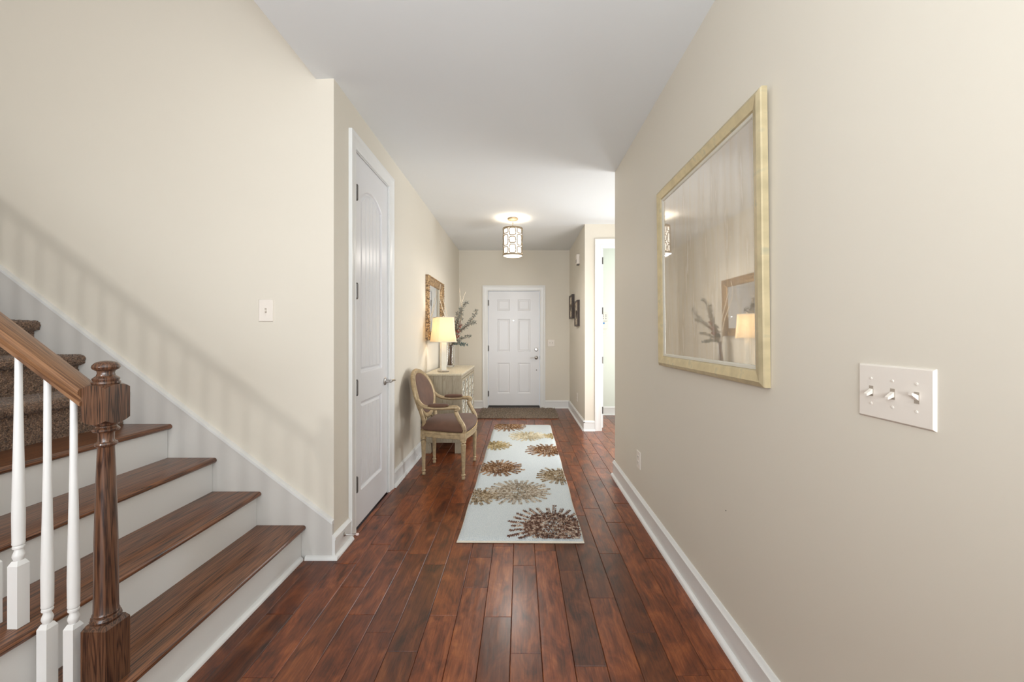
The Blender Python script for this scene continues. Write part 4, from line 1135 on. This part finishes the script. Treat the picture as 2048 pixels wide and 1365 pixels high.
# ------------------------------------------------------------------ runner rug
RA = math.atan2(.029, 3.05)
t = thing('runner_rug', 'long ivory runner rug with brown and gold tufted starbursts along the hall', 'rug', (-.001, 2.385, .001), -RA, world=False)
RWd, RL = .770, 3.05
m = MB()
nx, ny = 40, 150; rr = random.Random(3); vs = []; fs = []
hb = .024
for j in range(ny+1):
    for i in range(nx+1):
        x = -RWd/2+RWd*i/nx; y = RL*j/ny
        ed = min(RWd/2-abs(x), y, RL-y); h = hb*min(1, .45+ed/.02*.55) if ed < .02 else hb
        x += .003*math.sin(y*9)*(1 if i in (0, nx) else .3)
        vs.append((x, y, h+rr.uniform(-.0007, .0007)))
for j in range(ny):
    for i in range(nx): a = j*(nx+1)+i; fs.append((a, a+1, a+nx+2, a+nx+1))
# sides
bord = [i for i in range(nx+1)]+[j*(nx+1)+nx for j in range(1, ny+1)]+[ny*(nx+1)+i for i in range(nx-1, -1, -1)]+[j*(nx+1) for j in range(ny-1, 0, -1)]
m.add(vs, fs); m.build('pile', M['rug'], t, angle=60)
m = MB(); n = len(bord); cxr, cyr = 0, RL/2; rings = []
for q_, zz in ((.0, None), (.004, .75), (.006, .4), (.003, 0)):
    for b_ in bord:
        v = vs[b_]; ox = q_ if v[0] > RWd/2-.006 else -q_ if v[0] < -RWd/2+.006 else 0; oy = q_ if v[1] > RL-.001 else -q_ if v[1] < .001 else 0
        rings.append((v[0]+ox, v[1]+oy, v[2]+.0006 if zz is None else v[2]*zz))
m.add(rings, [(i*n+k, i*n+(k+1) % n, (i+1)*n+(k+1) % n, (i+1)*n+k) for i in range(3) for k in range(n)]); m.build('edge_binding', M['binding'], t, angle=60)
flowers = [(1107, 1062, .31, 't_dark', 30), (1037, 990, .26, 't_taupe', 30), (955, 1000, .17, 't_beige', 20), (997, 942, .235, 't_brown', 26), (1119, 958, .215, 't_beige', 24),
           (1096, 906, .25, 't_brown', 24), (989, 896, .20, 't_gold', 22), (1056, 877, .24, 't_cream', 26), (1106, 877, .13, 't_gold', 18), (1015, 857, .29, 't_brown', 26)]
def petal(m, x, y, a, ln, wd, h):
    if abs(x) > RWd/2-.008 or y < .008 or y > RL-.008: return
    c, s_ = math.cos(a), math.sin(a)
    def P(u, v, z): return (x+u*c-v*s_, y+u*s_+v*c, z)
    z0 = hb-.002
    m.add([P(-ln/2, 0, z0), P(0, wd/2, z0), P(ln/2, 0, z0+h*.5), P(0, -wd/2, z0), P(-ln*.1, 0, z0+h), P(ln*.28, 0, z0+h*.95)], [(0, 3, 4), (0, 4, 1), (3, 2, 5), (3, 5, 4), (1, 4, 5), (1, 5, 2)])
for (px, py, R_, mt, ns) in flowers:
    s = (py-670)/1.275; X = (px-1041)/s; Y = 780/s
    # into rug coordinates
    dx, dy = X+.001, Y-2.385; cx = dx*math.cos(RA)-dy*math.sin(RA); cy = dx*math.sin(RA)+dy*math.cos(RA)
    m = MB()
    for k in range(ns):
        a = 2*PI*(k+rr.uniform(-.2, .2))/ns; Rk = R_*rr.uniform(.84, 1.05); r = R_*.30
        while r < Rk:
            for sg in (-1, 1):
                if rr.random() < .93:
                    aa = a+sg*.055*min(1, .12/r)*1.2; petal(m, cx+r*math.cos(aa), cy+r*math.sin(aa), a+sg*.6, .024, .0075, .008)
            petal(m, cx+(r+.006)*math.cos(a), cy+(r+.006)*math.sin(a), a, .022, .0065, .009)
            r += .0155
    nn = int(R_*R_*13000)
    for k in range(nn):
        a = rr.uniform(0, 2*PI); r = R_*.62*math.sqrt(rr.random()); petal(m, cx+r*math.cos(a), cy+r*math.sin(a), a+rr.uniform(-.8, .8), .020, .0065, .011)
    m.build('starburst', M[mt], t, smooth=False)

# ------------------------------------------------------------------ door mat
t = thing('door_mat', 'shaggy grey-brown mat on the floor in front of the front door', 'mat', (-.04, 5.93, .001), 0, world=False)
m = MB(); m.chbox(-.61, .61, 0, .74, 0, .010, .003); m.build('backing', M['mat'], t, smooth=False)
m = MB(); rr = random.Random(4)
for i in range(5200):
    x, y = rr.uniform(-.615, .615), rr.uniform(-.01, .745); a = rr.uniform(0, 6.28); ln = rr.uniform(.014, .03); w_ = .005; h = rr.uniform(.012, .026)
    c, s_ = math.cos(a), math.sin(a); z = .008
    m.add([(x-s_*w_, y+c*w_, z), (x+s_*w_, y-c*w_, z), (x-c*w_, y-s_*w_, z), (x+c*ln, y+s_*ln, z+h*.6), (x+c*ln*.5, y+s_*ln*.5, z+h)], [(0, 2, 4), (2, 1, 4), (1, 3, 4), (3, 0, 4)])
o = m.build('yarn_pile', M['mat'], t, smooth=False, recalc=False); o['kind'] = 'stuff'

for o in bpy.data.objects:
    if '_w' in o: del o['_w']
